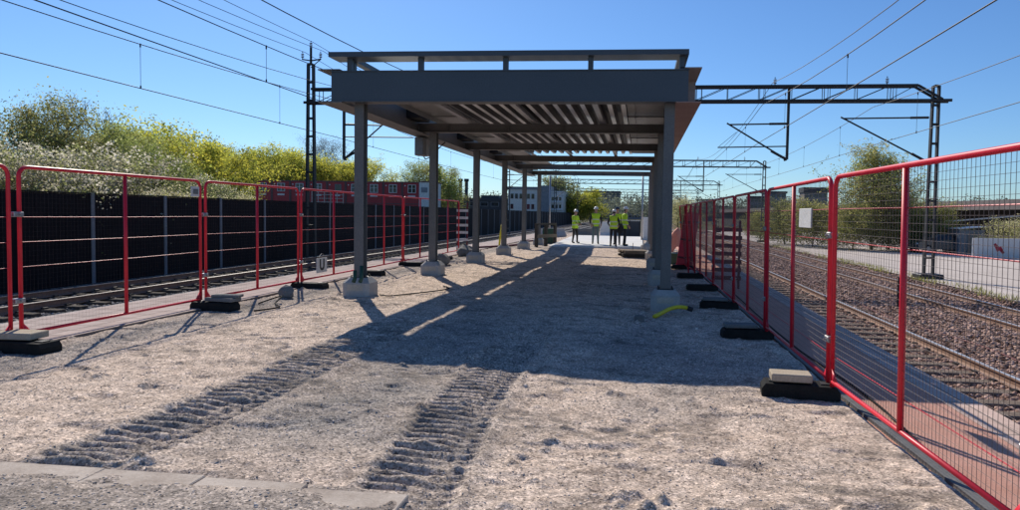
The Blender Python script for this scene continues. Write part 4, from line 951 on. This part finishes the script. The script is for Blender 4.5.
T = [('olive_a', -24.6, 24.2, 5.9 / 5.6, .3, 'olive green tree at the left picture edge above the wall', 'tree'),
     ('twig', -24.3, 26.4, 1.02, 1.2, 'bare twiggy tree left of the blue twigged one, above the white blossom', 'tree'),
     ('twig', -25.4, 29.6, 1.06, 2.9, 'bare bluish twigged tree rising beside the olive crown', 'tree'),
     ('olive_b', -23.2, 27.6, .98, 2.0, 'green rounded tree right of the bare twigs', 'tree'),
     ('olive_a', -22.8, 25.3, .86, 4.0, 'olive tree between the white blossom and the bare twigs', 'tree'),
     ('olive_b', -24.5, 32.0, .92, 5.1, 'green tree where the olive trees meet the yellow ones', 'tree'),
     ('blossom_a', -18.6, 18.6, .98, .0, 'white blossoming bush at the left picture edge behind the wall', 'bush'),
     ('blossom_b', -19.0, 21.6, 1.10, 1.0, 'white blossoming bush with the tallest spiky sprays', 'bush'),
     ('blossom_a', -18.8, 23.6, .66, 2.2, 'white blossoming bush ending the white hedge on its right', 'bush'),
     ('yellow_a', -31.5, 40.0, .95, .5, 'yellow green tree first right of the olive trees', 'tree'),
     ('yellow_b', -31.0, 44.0, 1.02, 1.6, 'tallest yellow green tree left of the lattice mast', 'tree'),
     ('yellow_c', -34.5, 48.5, .95, 2.6, 'yellow green tree third right of the olive trees', 'tree'),
     ('yellow_a', -41.5, 62.0, 1.05, 3.6, 'yellow green tree beside the left end of the cabins', 'tree'),
     ('yellow_b', -33.0, 45.5, .72, 4.4, 'low yellow green tree in front of taller ones', 'tree'),
     ('blossom_b', -24.0, 33.6, 1.02, 3.0, 'greyish blossoming bush in front of the tallest yellow tree', 'bush'),
     ('blossom_a', -26.0, 37.5, .95, 4.0, 'greyish blossoming bush right of the first greyish one', 'bush'),
     ('dark', -22.0, 29.0, .92, .0, 'dark green bush behind the fence middle post left', 'bush'),
     ('dark', -28.0, 42.0, .8, 1.3, 'dark green bush below the yellow trees, beside the cabins', 'bush'),
     ('dark', -22.4, 33.4, .80, 2.4, 'dark green bush behind the small white sign', 'bush'),
     ('cream', -19.4, 26.6, .98, .0, 'small cream flowering bush peeking over the wall', 'bush'),
     ('cream', -20.5, 32.6, .98, 1.4, 'small cream bush over the wall before the cabin end', 'bush'),
     ('cream', -19.2, 29.0, .82, 2.2, 'smallest cream bush just topping the wall', 'bush'),
     ('yellow_c', -61.5, 112, 1.72, .2, 'yellow green tree behind the left end of the cabins', 'tree'),
     ('yellow_b', -57.0, 110, 1.58, 1.1, 'yellow green tree behind the second cabin window', 'tree'),
     ('yellow_a', -52.0, 112, 1.50, 2.1, 'yellow green tree behind the lattice mast', 'tree'),
     ('yellow_c', -47.8, 111, 1.42, 3.3, 'yellow green tree behind the fourth cabin window', 'tree'),
     ('yellow_b', -43.6, 113, 1.02, 4.0, 'low yellow green tree right of the front left column', 'tree'),
     ('yellow_b', -70.5, 112, 1.72, 2.0, 'yellow green tree beyond the cabins, left of their end', 'tree'),
     ('yellow_c', -76.0, 110, 1.75, 4.4, 'yellow green tree beyond the cabins, second left of their end', 'tree'),
     ('yellow_a', -66.0, 116, 1.7, 5.0, 'yellow green tree just topping the left cabin corner', 'tree'),
     ('olive_b', -41.5, 124, 2.0, 1.0, 'pale green tree behind the right end of the cabins', 'tree'),
     ('olive_a', -36.5, 122, 1.75, 3.0, 'green tree beside the white cabin end', 'tree'),
     ('bare', -63.6, 132, 1.0, .0, 'tall round leafless tree behind the lattice mast', 'tree'),
     ('birch', -30.3, 100, .92, .4, 'thin birch in young leaf beside the second column', 'tree'),
     ('birch', -27.9, 99, .72, 2.0, 'smaller birch right of the second column', 'tree'),
     ('far', -19.5, 162, .96, .5, 'brownish green tree right of the white building', 'tree'),
     ('willow', -15.0, 160, .86, 1.4, 'yellow green willow behind the leftmost man', 'tree'),
     ('willow', -11.6, 158, .92, 2.5, 'yellow green willow behind the man in grey trousers', 'tree'),
     ('willow', -17.0, 163, .75, 3.5, 'small yellow green bush beside the white building', 'tree'),
     ]
for k, x, y, s, rz, lb, ct in T: plant(k, x, y, -.3, s, rz, lb, ct, TG)
RG = 'trees and bushes beside the right yard'
T = [('poplar', 17.9, 55.0, 1.0, 0, 'tall poplar with upright leafy branches beside the right mast', 'tree'),
     ('poplar', 19.5, 56.0, .82, 2.0, 'shorter poplar leaning out of the tall one', 'tree'),
     ('scrub', 14.2, 58.0, .95, .0, 'olive brown bush left of the tall poplar', 'bush'),
     ('scrub_b', 13.0, 63.0, .98, 1.1, 'green bush at the left end of the bush row by the yard', 'bush'),
     ('scrub', 16.2, 54.0, .86, 2.1, 'brown bush in front of the tall poplar trunks', 'bush'),
     ('scrub_b', 19.5, 53.5, .86, 3.0, 'green bush at the right foot of the poplar', 'bush'),
     ('scrub_b', 22.4, 54.5, .90, 4.2, 'green bush right of the mast before the viaduct', 'bush'),
     ('scrub', 20.9, 55.0, .80, 5.2, 'brown bush behind the right mast', 'bush'),
     ('cream', 25.0, 49.5, .95, 1.0, 'small yellow green shrub above the white graffiti wall', 'bush'),
     ('scrub', 14.0, 82.0, .75, .7, 'brown bush far along the yard by the red graffiti', 'bush'),
     ('cream', 6.2, 112, 2.0, .0, 'pale flowering tree between the platform end and the right track', 'tree'),
     ('cream', 8.0, 118, 1.5, 1.6, 'smaller pale flowering bush far beside the right track', 'bush')]
for k, x, y, s, rz, lb, ct in T: plant(k, x, y, -.75, s, rz, lb, ct, RG)

# distant wood as one mass
def far_wood():
    rs_ = np.random.RandomState(9); n = 900; x = rs_.uniform(-260, 220, n); y = rs_.uniform(300, 420, n)
    ht = 4.5 + 8 * (fbm(x * .02, y * 0 + 3, 7, 3) + .35) + 4 * rs_.rand(n)
    C = []
    for i in range(n):
        for k in range(3): C.append((x[i] + rs_.randn() * 3, y[i], ht[i] * (.35 + .3 * k)))
    o = leaf_mesh('distant_wood', C, 60000, (2.2, 2., 1.1), .5, [(.17, .20, .16), (.15, .18, .155), (.20, .22, .15)], 8, None, .75); tag(o, 'hazy far wood along the horizon behind the platform', 'wood', None, 'stuff')  # haze is put into the pale leaf colours
far_wood()
def far_hill():
    m = MB(); xs = np.linspace(-900, 900, 60); V = []
    hh = 14 + 30 * (fbm(xs * .004 + 5, xs * 0, 3, 3) + .2)
    for x, h in zip(xs, hh): V += [(x, 1200, -2), (x, 1200, h * .9), (x, 1500, h)]
    F = []
    for i in range(len(xs) - 1): F += [(3 * i, 3 * i + 3, 3 * i + 4, 3 * i + 1), (3 * i + 1, 3 * i + 4, 3 * i + 5, 3 * i + 2)]
    tag(m.add(V, F).build('hills', M['far_hill'], None, True), None, None, None, 'structure')
far_hill()

# ------------------------------------------------------------------ buildings
def window(parent, x, y, z, w_, h, fr=.07, mull=True, mat='window_white', name='window', axis='x'):
    m = MB(); m.box(x - w_ / 2, x + w_ / 2, y - .08, y - .005, z, z + fr); m.box(x - w_ / 2, x + w_ / 2, y - .08, y - .005, z + h - fr, z + h)
    m.box(x - w_ / 2, x - w_ / 2 + fr, y - .08, y - .005, z + fr, z + h - fr); m.box(x + w_ / 2 - fr, x + w_ / 2, y - .08, y - .005, z + fr, z + h - fr)
    if mull: m.box(x - fr * .6, x + fr * .6, y - .07, y - .005, z + fr, z + h - fr); 
    if mull: m.box(x - w_ / 2 + fr, x + w_ / 2 - fr, y - .06, y - .01, z + h * .55, z + h * .55 + fr * .6)
    wo = m.build(name, M[mat], parent)
    m = MB(); m.box(x - w_ / 2 + fr, x + w_ / 2 - fr, y - .035, y - .004, z + fr, z + h - fr); m.build('pane', M['glass'], wo)
    return wo
# red site cabins, each a module of its own
CAB = 2.74
for i in range(9):
    x0 = -56.0 + 1.0 + i * CAB
    wd = ['at the left end of the row', 'second in the row, left of the mast', 'third in the row, left of the mast', 'hidden mostly behind the mast', 'with the landing railing', 'behind the front left column', 'right of the front left column', 'before the last of the row', 'at the right end of the row'][i]
    e = empty('site_cabin', (x0 + CAB / 2, 92, 0), 0, 'dark red site cabin ' + wd, 'site cabin', 'red site cabins behind the wall')
    m = MB(); m.box(-CAB / 2 + .02, CAB / 2 - .02, 0, 6., -.3, 2.62); m.box(-CAB / 2 + .02, CAB / 2 - .02, 0, 6., 2.75, 5.60); m.build('wall', M['cabin_red'], e)
    m = MB(); m.box(-CAB / 2, CAB / 2, -.06, 6.05, 5.605, 5.76); m.box(-CAB / 2, CAB / 2, -.04, 6.02, 2.625, 2.745); m.build('roof_edge', M['cabin_trim'], e)
    for s in (-1, 1):
        m = MB(); m.box(s * (CAB / 2 - .09) - .07, s * (CAB / 2 - .09) + .07, -.05, -.002, 2.75, 5.6); m.build('corner_post', M['cabin_trim'], e)
    if i != 4: window(e, .02, 0, 4.18, 1.15, 1.18)
    else: window(e, .25, 0, 4.3, .9, 1.0, .05, False, 'grey_block')
    m = MB(); m.box(-.52, .52, -.06, -.004, 3.62, 3.86); m.build('sign_strip', M['white_board'], e)
    m = MB(); m.tube([(-.95, -.12, 5.2), (-.95, -.02, 5.2)], .09, 8); m.build('lamp', M['window_white'], e)
sr = empty('stair_railing', (-43.5, 89.5, 0), 0, 'grey stair and landing railing before the cabins', 'railing')
for k in range(6):
    m = MB(); m.box(-1.6 + k * .9, -1.5 + k * .9, 0, .05, -.3, 4.1); m.build('post', M['galv'], sr)
for z in (2.7, 3.2, 3.7, 4.1):
    m = MB(); m.box(-1.6, 3.0, -.05, -.005, z, z + .07); m.build('rail', M['galv'], sr)
m = MB(); m.bar((-3.6, .0, .2), (-1.6, 0, 2.75), .1, .1); m.build('stringer', M['galv'], sr)
e = empty('white_cabin', (-30.6, 91.8, 0), 0, 'white cabin end with a dull printed board at the right end of the red cabins', 'site cabin')
m = MB(); m.box(-.0, 1.6, 0, 5, -.3, 5.7); m.build('wall', M['white_render'], e); m = MB(); m.box(.3, 1.2, -.03, -.004, 4.3, 5.0); m.build('board', M['grey_block'], e); m = MB(); m.box(-.06, 1.66, -.05, 5.05, 5.705, 5.85); m.build('roof_edge', M['cabin_trim'], e)
# white factory
e = empty('factory_building', (-29.5, 150, 0), 0, 'white two storey factory with rows of small windows behind the far columns', 'building')
m = MB(); m.box(0, 7.2, 0, 14, -1, 7.0); m.build('wall', M['white_render'], e); m = MB(); m.box(-.2, 7.19, -.2, 14.2, 7.005, 7.6); m.build('roof', M['grey_block'], e)
m = MB(); m.box(7.21, 9.3, -.6, 12, -1, 7.9); m.build('stair_tower', M['grey_block'], e)
m = MB(); m.box(9.31, 12.2, 1.0, 12, -1, 6.8); m.build('wing', M['white_render'], e)
for x in (.9, 1.9, 2.9, 4.6, 5.6):
    for z in (4.9, 2.6):
        if z > 3 or x in (.9, 4.6, 5.6): window(e, x, 0, z, .75, 1.2, .05, False)
for z in (1.2, 2.9, 4.6):
    for x in (9.95, 10.8, 11.6): window(e, x, 1.0, z, .6, .9, .05, False)
    m = MB(); m.box(9.4, 12.1, .55, .99, z - .45, z - .2); m.build('balcony', M['window_white'], e)
# dark works hall and chimneys
e = empty('works_hall', (-56, 182, 0), 0, 'long dark flat works hall behind the second and third columns', 'building')
m = MB(); m.box(0, 28, 0, 30, -1, 4.9); m.build('wall', M['dark_roof'], e); m = MB(); m.box(-.3, 28.3, -.3, 30, 4.905, 5.6); m.build('roof', M['dark_roof'], e)
m = MB(); m.box(12, 17, 3, 14, 5.61, 6.5); m.build('plant_room', M['dark_roof'], e)
for k in range(9): window(e, 1.6 + k * 3, 0, 3.4, 2.2, 1.2, .1, False, 'grey_block')
for k, (x, lb) in enumerate(((-49.6, 'dark round chimney with a wider cap, left one of the pair'), (-47.9, 'dark round chimney with a wider cap, right one of the pair'))):
    e = empty('chimney_stack', (x, 184, 0), 0, lb, 'chimney', 'chimneys on the works hall')
    m = MB(); m.tube([(0, 0, 0), (0, 0, 10.2)], .48, 10); m.build('shaft', M['dark_roof'], e, True); m = MB(); m.tube([(0, 0, 10.2), (0, 0, 10.9)], .68, 10); m.build('cap', M['dark_roof'], e, True)
def tower(x, y, w_, d, h, mat, label, rows, cols, name='apartment_block', top=None):
    e = empty(name, (x, y, -1), 0, label, 'building', 'distant blocks on the skyline')
    m = MB(); m.box(-w_ / 2, w_ / 2, 0, d, 0, h); m.build('wall', M[mat], e)
    m = MB(); m.box(-w_ / 2 - .4, w_ / 2 + .4, -.4, d + .4, h + .02, h + (top or .9)); m.build('roof', M['dark_roof'], e)
    for r_ in range(rows):
        for c_ in range(cols):
            cx = -w_ / 2 + w_ * (c_ + .5) / cols; cz = h * (r_ + .45) / rows; m = MB(); m.box(cx - w_ / cols * .3, cx + w_ / cols * .3, -.08, -.01, cz, cz + h / rows * .45)
            m.build('window', M['glass'], e)
    return e
tower(-24, 420, 22, 20, 16.5, 'brown_block', 'brown distant apartment block above the willows', 5, 9)
tower(18, 480, 7.5, 10, 18, 'grey_block', 'grey distant tower right of the column row', 7, 4)
tower(28, 520, 16, 12, 7.5, 'grey_block', 'low grey distant block over the end of the right fence', 2, 8)
tower(40, 420, 8, 10, 12.5, 'grey_block', 'small grey distant block above the right fence top', 3, 4)
tower(57.5, 300, 8.5, 9, 13.2, 'grey_block', 'grey blue block between the fence posts behind the red graffiti', 4, 4)
tower(50.0, 300, 6.5, 9, 11, 'brown_block', 'brown grey block left of the grey blue one', 4, 4)
tower(74, 300, 9.6, 9, 13.8, 'brown_block', 'block with a dark flat top above the bushes on the right', 4, 5, 'apartment_block', 2.2)
tower(-4, 460, 12, 12, 9.5, 'grey_block', 'low hazy block above the men', 3, 6)

# viaduct at the right
va, vb = Vector((40.5, 48, 0)), Vector((24.5, 215, 0)); vd = (vb - va); L = vd.length
v = empty('road_viaduct', va, math.atan2(vd.y, vd.x), 'long concrete road viaduct behind the yard with deep shade beneath', 'viaduct')
def vz(y): return 0
m = MB(); m.box(-30, L, -8, 0, 3.02, 3.12, 1); m.box(-30, L, 0.0, .35, 2.95, 3.50, 0); m.box(-30, L, .12, .30, 3.505, 4.0, 0); m.build('deck', [M['bridge'], M['bridge_dark']], v)
m = MB(); m.box(-30, L, -6.3, -6.0, -1, 3.0); m.build('back_wall', M['bridge_dark'], v)
m = MB(); m.box(72, L, -.9, -.5, -1, 2.98); m.build('wall', M['bridge_dark'], v)
for k in range(8):
    m = MB(); m.box(-24 + k * 11, -23.2 + k * 11, -1.6, -.8, -1, 2.99); m.build('pier', M['bridge_dark'], v)
# graffiti walls
def gwall(x, y, L, h, rz, mat, label, seed, strokes):
    e = empty('graffiti_wall', (x, y, -.7), rz, label, 'wall'); q = random.Random(seed)
    m = MB(); m.box(-L / 2, L / 2, 0, .25, 0, h); m.build('wall', M[mat], e)
    m = MB()
    for k in range(strokes):
        cx = q.uniform(-L * .40, L * .45); cz = q.uniform(.25, .75) * h; pts = [(cx + q.uniform(-.5, .5), -.012, cz + q.uniform(-.3, .3) * h) for _ in range(4)]
        for a, b in zip(pts[:-1], pts[1:]): m.bar(a, b, .012, .14)
    m.build('spray_paint', M['graffiti_red'], e); return e
gwall(24.3, 46.6, 6.0, 1.30, R(8), 'white_board', 'white wall with red spray paint at the right picture edge', 3, 7)
gwall(16.8, 92, 4.6, 2.3, R(-10), 'brown_block', 'brownish wall with red spray paint behind the right fence', 5, 6)
e = empty('garden_shed', (23.6, 51.5, -.7), R(5), 'small grey lean-to shed under the viaduct left of the white wall', 'shed')
m = MB(); m.box(-.9, .9, 0, 1.6, 0, 1.75); m.build('wall', M['grey_block'], e); m = MB(); m.add([(-1.05, -.2, 1.76), (1.05, -.2, 1.95), (1.05, 1.8, 1.95), (-1.05, 1.8, 1.76), (-1.05, -.2, 1.82), (1.05, -.2, 2.01), (1.05, 1.8, 2.01), (-1.05, 1.8, 1.82)], [(0, 1, 2, 3), (4, 7, 6, 5), (0, 4, 5, 1), (1, 5, 6, 2), (2, 6, 7, 3), (3, 7, 4, 0)]); m.build('roof', M['galv'], e)
m = MB(); m.box(-.3, .4, -.03, -.004, .05, 1.5); m.build('door', M['grey_box'], e)
m = MB(); m.bar((-7, 0, 3.0), (9, 0, 4.6), .1, .10); o = m.build('roof_gutter', M['galv'], None, False, (29.5, 56, -1.5)); tag(o, 'pale slanted pipe crossing the shade under the viaduct', 'pipe')
# parked car
def make_car(x, y, rz):
    e = empty('parked_car', (x, y, -.68), rz, 'grey hatchback parked in the shade below the bushes', 'car')
    sec = [(-1.95, .28), (-2.0, .62), (-1.85, .82), (-1.05, .92), (-.45, 1.36), (.85, 1.40), (1.65, 1.02), (1.95, .90), (1.98, .45), (1.9, .28)]; k = len(sec)
    V = [(a, s * (.82 if b < .95 else .66), b) for s in (-1, 1) for a, b in sec]
    MB().add(V, [tuple(range(k)), tuple(range(2 * k - 1, k - 1, -1))] + [(j, (j + 1) % k, k + (j + 1) % k, k + j) for j in range(k)]).build('body', M['car_paint'], e)
    for s in (-1, 1):
        m = MB(); yy = s * .775; m.add([(-.85, yy + s * .03, .97), (-.40, yy - s * .09, 1.30), (.80, yy - s * .09, 1.33), (1.35, yy + s * .03, 1.0)], [(0, 1, 2, 3)]); m.build('side_window', M['glass'], e)
        for a in (-1.25, 1.25):
            m = MB(); m.tube([(a, s * .62, .3), (a, s * .85, .3)], .31, 16); wh = m.build('wheel', M['tyre'], e); m = MB(); m.tube([(a, s * .851, .3), (a, s * .87, .3)], .19, 12); m.build('rim', M['galv'], wh)
        m = MB(); m.box(-2.01, -1.93, s * .6 - .14, s * .6 + .14, .62, .74); m.build('headlight', M['white_board'], e)
    return e
make_car(21.6, 52.3, R(12))
# relay post between the right tracks
m = MB(); m.tube([(7.3, 20, -.85), (7.3, 20, .05)], .05, 6); tag(m.build('marker_post', M['dark_steel']), 'short dark marker post standing in the ballast between the right tracks', 'post')

# ------------------------------------------------------------------ the men
def skin_body(verts, edges, radii, root):
    me = bpy.data.meshes.new('person'); me.from_pydata(verts, edges, []); o = bpy.data.objects.new('person', me); COL.objects.link(o)
    o.modifiers.new('Skin', 'SKIN'); sv = me.skin_vertices[0].data
    for i, r_ in enumerate(radii): sv[i].radius = r_ if isinstance(r_, tuple) else (r_, r_); sv[i].use_root = (i == root)
    ss = o.modifiers.new('Sub', 'SUBSURF'); ss.levels = 2; ss.render_levels = 2
    dg_ = bpy.context.evaluated_depsgraph_get(); out = bpy.data.meshes.new_from_object(o.evaluated_get(dg_)); bpy.data.objects.remove(o); return out
def make_person(loc, rz, h, trousers, top, hv, sleeves, helmet, label, armL=None, armR=None, bow=0., step=0.05, bend=0., hair=True):
    """faces -y; hv: kind of hi-vis clothing ('vest' or 'jacket')"""
    V = []; E = []; RD = []
    def add(p, r_, par=None):
        V.append(p); RD.append(r_)
        if par is not None: E.append((par, len(V) - 1))
        return len(V) - 1
    b = bend
    pel = add((0, 0, .94), (.155, .115)); bel = add((0, -.02 * b, 1.08), (.150, .108), pel); ch = add((0, -.08 * b, 1.27), (.168, .115), bel); uc = add((0, -.14 * b, 1.42), (.135, .095), ch)
    nk = add((0, -.17 * b - .01, 1.52), .058, uc); hb_ = -.17 * b - .02 - .05 * bow
    h1 = add((0, hb_, 1.60), (.070, .080), nk); h2 = add((0, hb_ - .03 * bow, 1.68 - .01 * bow), (.077, .094), h1); h3 = add((0, hb_ - .04 * bow + .005, 1.755 - .03 * bow), (.062, .078), h2)
    hands = []
    for s, arm in ((-1, armL), (1, armR)):
        el, wr = arm or ((.25, .03, 1.14), (.27, -.05, .90))
        sh = add((s * .185, -.14 * b, 1.41), .066, uc); e_ = add((s * el[0], el[1], el[2]), .047, sh); w_ = add((s * wr[0], wr[1], wr[2]), .031, e_)
        d = (Vector((s * wr[0], wr[1], wr[2])) - Vector((s * el[0], el[1], el[2]))).normalized(); p = Vector((s * wr[0], wr[1], wr[2])) + d * .06
        pl = add(tuple(p), (.020, .036), w_); hands.append(p)
        side_ = d.cross(Vector((s, 0, 0))).normalized() if abs(d.x) < .9 else Vector((0, 1, 0)); inn = Vector((-s, 0, 0))
        for k, (o_, ln) in enumerate(((-.030, .062), (-.010, .074), (.010, .070), (.029, .054))):
            q1 = p + side_ * o_ + d * .045; q2 = q1 + d * ln * .55 + inn * .008; q3 = q2 + d * ln * .4 + inn * .022
            i1 = add(tuple(q1), .0105, pl); i2 = add(tuple(q2), .0092, i1); add(tuple(q3), .0078, i2)
        t1 = p - side_ * .042 - d * .015; t2 = t1 - side_ * .022 + d * .03 + inn * .008; a1 = add(tuple(t1), .012, pl); add(tuple(t2), .010, a1)
    for s, st in ((-1, step), (1, -step)):
        hp = add((s * .095, 0, .86), .098, pel); kn = add((s * .115, -.03 + st * .5, .49), .066, hp); an = add((s * .13, st, .10), .046, kn); hl = add((s * .13, st + .03, .05), (.042, .045), an); add((s * .15, st - .16, .035), (.045, .032), hl)
    me = skin_body(V, E, RD, pel)
    for q in ('skin', top, trousers, 'boot', 'hair'): me.materials.append(M[q])
    bm = bmesh.new(); bm.from_mesh(me)
    for f in bm.faces:
        c = f.calc_center_median(); f.smooth = True
        near = min((c - q).length for q in hands)
        if c.z > 1.49: f.material_index = 0
        elif near < .115 and c.z < 1.3: f.material_index = 0
        elif c.z < .115: f.material_index = 3
        elif c.z < .93 and abs(c.x) < .24: f.material_index = 2
        else: f.material_index = 1
        if hair and c.z > 1.60 and c.y > hb_ + .02: f.material_index = 4
    # nose, ears, brow and eyes grown from the same mesh
    hz_ = 1.655 - .01 * bow; hy = hb_ - .03 * bow
    for p, r_, mi in (((0, hy - .092, hz_), (.014, .020, .022), 0), ((-.073, hy, hz_ + .005), (.012, .022, .032), 0), ((.073, hy, hz_ + .005), (.012, .022, .032), 0), ((-.03, hy - .080, hz_ + .028), (.012, .010, .008), 4), ((.03, hy - .080, hz_ + .028), (.012, .010, .008), 4), ((0, hy - .082, hz_ - .045), (.022, .010, .006), 3)):
        g = bmesh.ops.create_icosphere(bm, subdivisions=1, radius=1., matrix=Matrix.Translation(p) @ Matrix.Diagonal((*r_, 1)))
        for vv in g['verts']:
            for f in vv.link_faces: f.material_index = mi; f.smooth = True
    bm.to_mesh(me)
    # clothing shell
    sb = bm.copy(); bm.free()
    for z in (.80 if hv == 'jacket' else .86, 1.475): bmesh.ops.bisect_plane(sb, geom=list(sb.verts) + list(sb.edges) + list(sb.faces), plane_co=(0, 0, z), plane_no=(0, 0, 1))
    if hv == 'vest':
        for x in (-.198, .198): bmesh.ops.bisect_plane(sb, geom=list(sb.verts) + list(sb.edges) + list(sb.faces), plane_co=(x, 0, 0), plane_no=(1, 0, 0))
    for z in (.96, 1.01, 1.17, 1.22): bmesh.ops.bisect_plane(sb, geom=list(sb.verts) + list(sb.edges) + list(sb.faces), plane_co=(0, 0, z), plane_no=(0, 0, 1))
    kill = []
    for f in sb.faces:
        c = f.calc_center_median(); z0 = .80 if hv == 'jacket' else .86
        arm = abs(c.x) > .198 or (hv == 'jacket' and False)
        hand = min((c - q).length for q in hands) < .13
        keep = z0 < c.z < 1.475 and not hand and (hv == 'jacket' or not arm)
        if hv == 'jacket' and c.z < .93 and abs(c.x) > .24: keep = keep and not hand
        if not keep: kill.append(f)
        else: f.material_index = 1 if (.96 < c.z < 1.01 or 1.17 < c.z < 1.22) else 0
    bmesh.ops.delete(sb, geom=kill, context='FACES'); sb.normal_update()
    for vv in sb.verts: vv.co += vv.normal * .024
    cm = bpy.data.meshes.new('safety_' + hv); sb.to_mesh(cm); sb.free(); cm.materials.append(M['hivis']); cm.materials.append(M['reflective'])
    while len(cm.materials) > 2: cm.materials.pop(index=2)
    o = link('person', me); o.location = loc; o.rotation_euler = (0, 0, rz); s_ = h / 1.82; o.scale = (s_, s_, s_); tag(o, label, 'person', 'men standing on the pale slab')
    link('safety_' + hv, cm, o)
    m = MB(); hc_ = (0, hb_ - .035 * bow + .004, 1.715 - .02 * bow)
    m.ell(hc_, .108, .130, .112, 16, 6, 0, 90); m.tube([(0, hc_[1] - .02, hc_[2] - .006), (0, hc_[1] - .02, hc_[2] + .008)], [.135, .118], 16); m.box(-.018, .018, hc_[1] - .09, hc_[1] + .09, hc_[2] + .085, hc_[2] + .125, 0, .01)
    m.build('helmet', M[helmet], o, True)
    return o
make_person((-3.28, 34.3, .2), R(55), 1.70, 'cloth_brown', 'cloth_dark', 'jacket', True, 'helmet_white', 'short worker in a bright yellow jacket and brown trousers, leftmost of the men', ((.22, -.08, 1.16), (.16, -.26, 1.08)), ((.22, -.06, 1.15), (.15, -.25, 1.05)), .2)
make_person((-2.20, 33.7, .2), R(8), 1.86, 'cloth_teal', 'cloth_dark', 'vest', True, 'helmet_white', 'tall worker in yellow vest and grey green trousers with feet apart', ((.29, .06, 1.15), (.24, -.06, .95)), ((.29, .06, 1.15), (.26, -.05, .94)), .3, .0)
make_person((-1.22, 31.3, .2), R(176), 1.74, 'cloth_dark', 'cloth_dark', 'vest', True, 'helmet_white', 'worker in yellow vest and dark clothes seen from behind with bowed head', ((.28, .0, 1.14), (.22, -.2, 1.0)), ((.28, .0, 1.14), (.22, -.2, 1.0)), 1.2, .04, .5)
make_person((-.74, 32.4, .2), R(100), 1.86, 'cloth_dark', 'cloth_dark', 'jacket', True, 'helmet_white', 'tall worker in a bright yellow jacket and dark trousers, rightmost of the men', ((.23, -.02, 1.14), (.17, -.15, .94)), ((.25, .03, 1.14), (.24, -.06, .92)), .3)
make_person((-1.12, 33.4, .2), R(-10), 1.86, 'cloth_dark', 'cloth_dark', 'vest', True, 'helmet_dark', 'worker in a dark helmet mostly hidden behind the man seen from behind', None, None, .3)
m = MB(); m.ell((0, 0, .30), .17, .10, .26, 12, 8); bg = m.build('tool_bag', M['cloth_dark'], None, True, (-.93, 31.7, .72)); tag(bg, 'dark bag hanging from the hand of the man with the bowed head', 'bag')
m = MB(); m.tube(polyl([(-.10, 0, .50), (-.05, 0, .66), (.05, 0, .66), (.10, 0, .50)]), .012, 5); m.build('handle', M['cloth_dark'], bg)
for o in bpy.data.objects:
    if 'used' in o: del o['used']
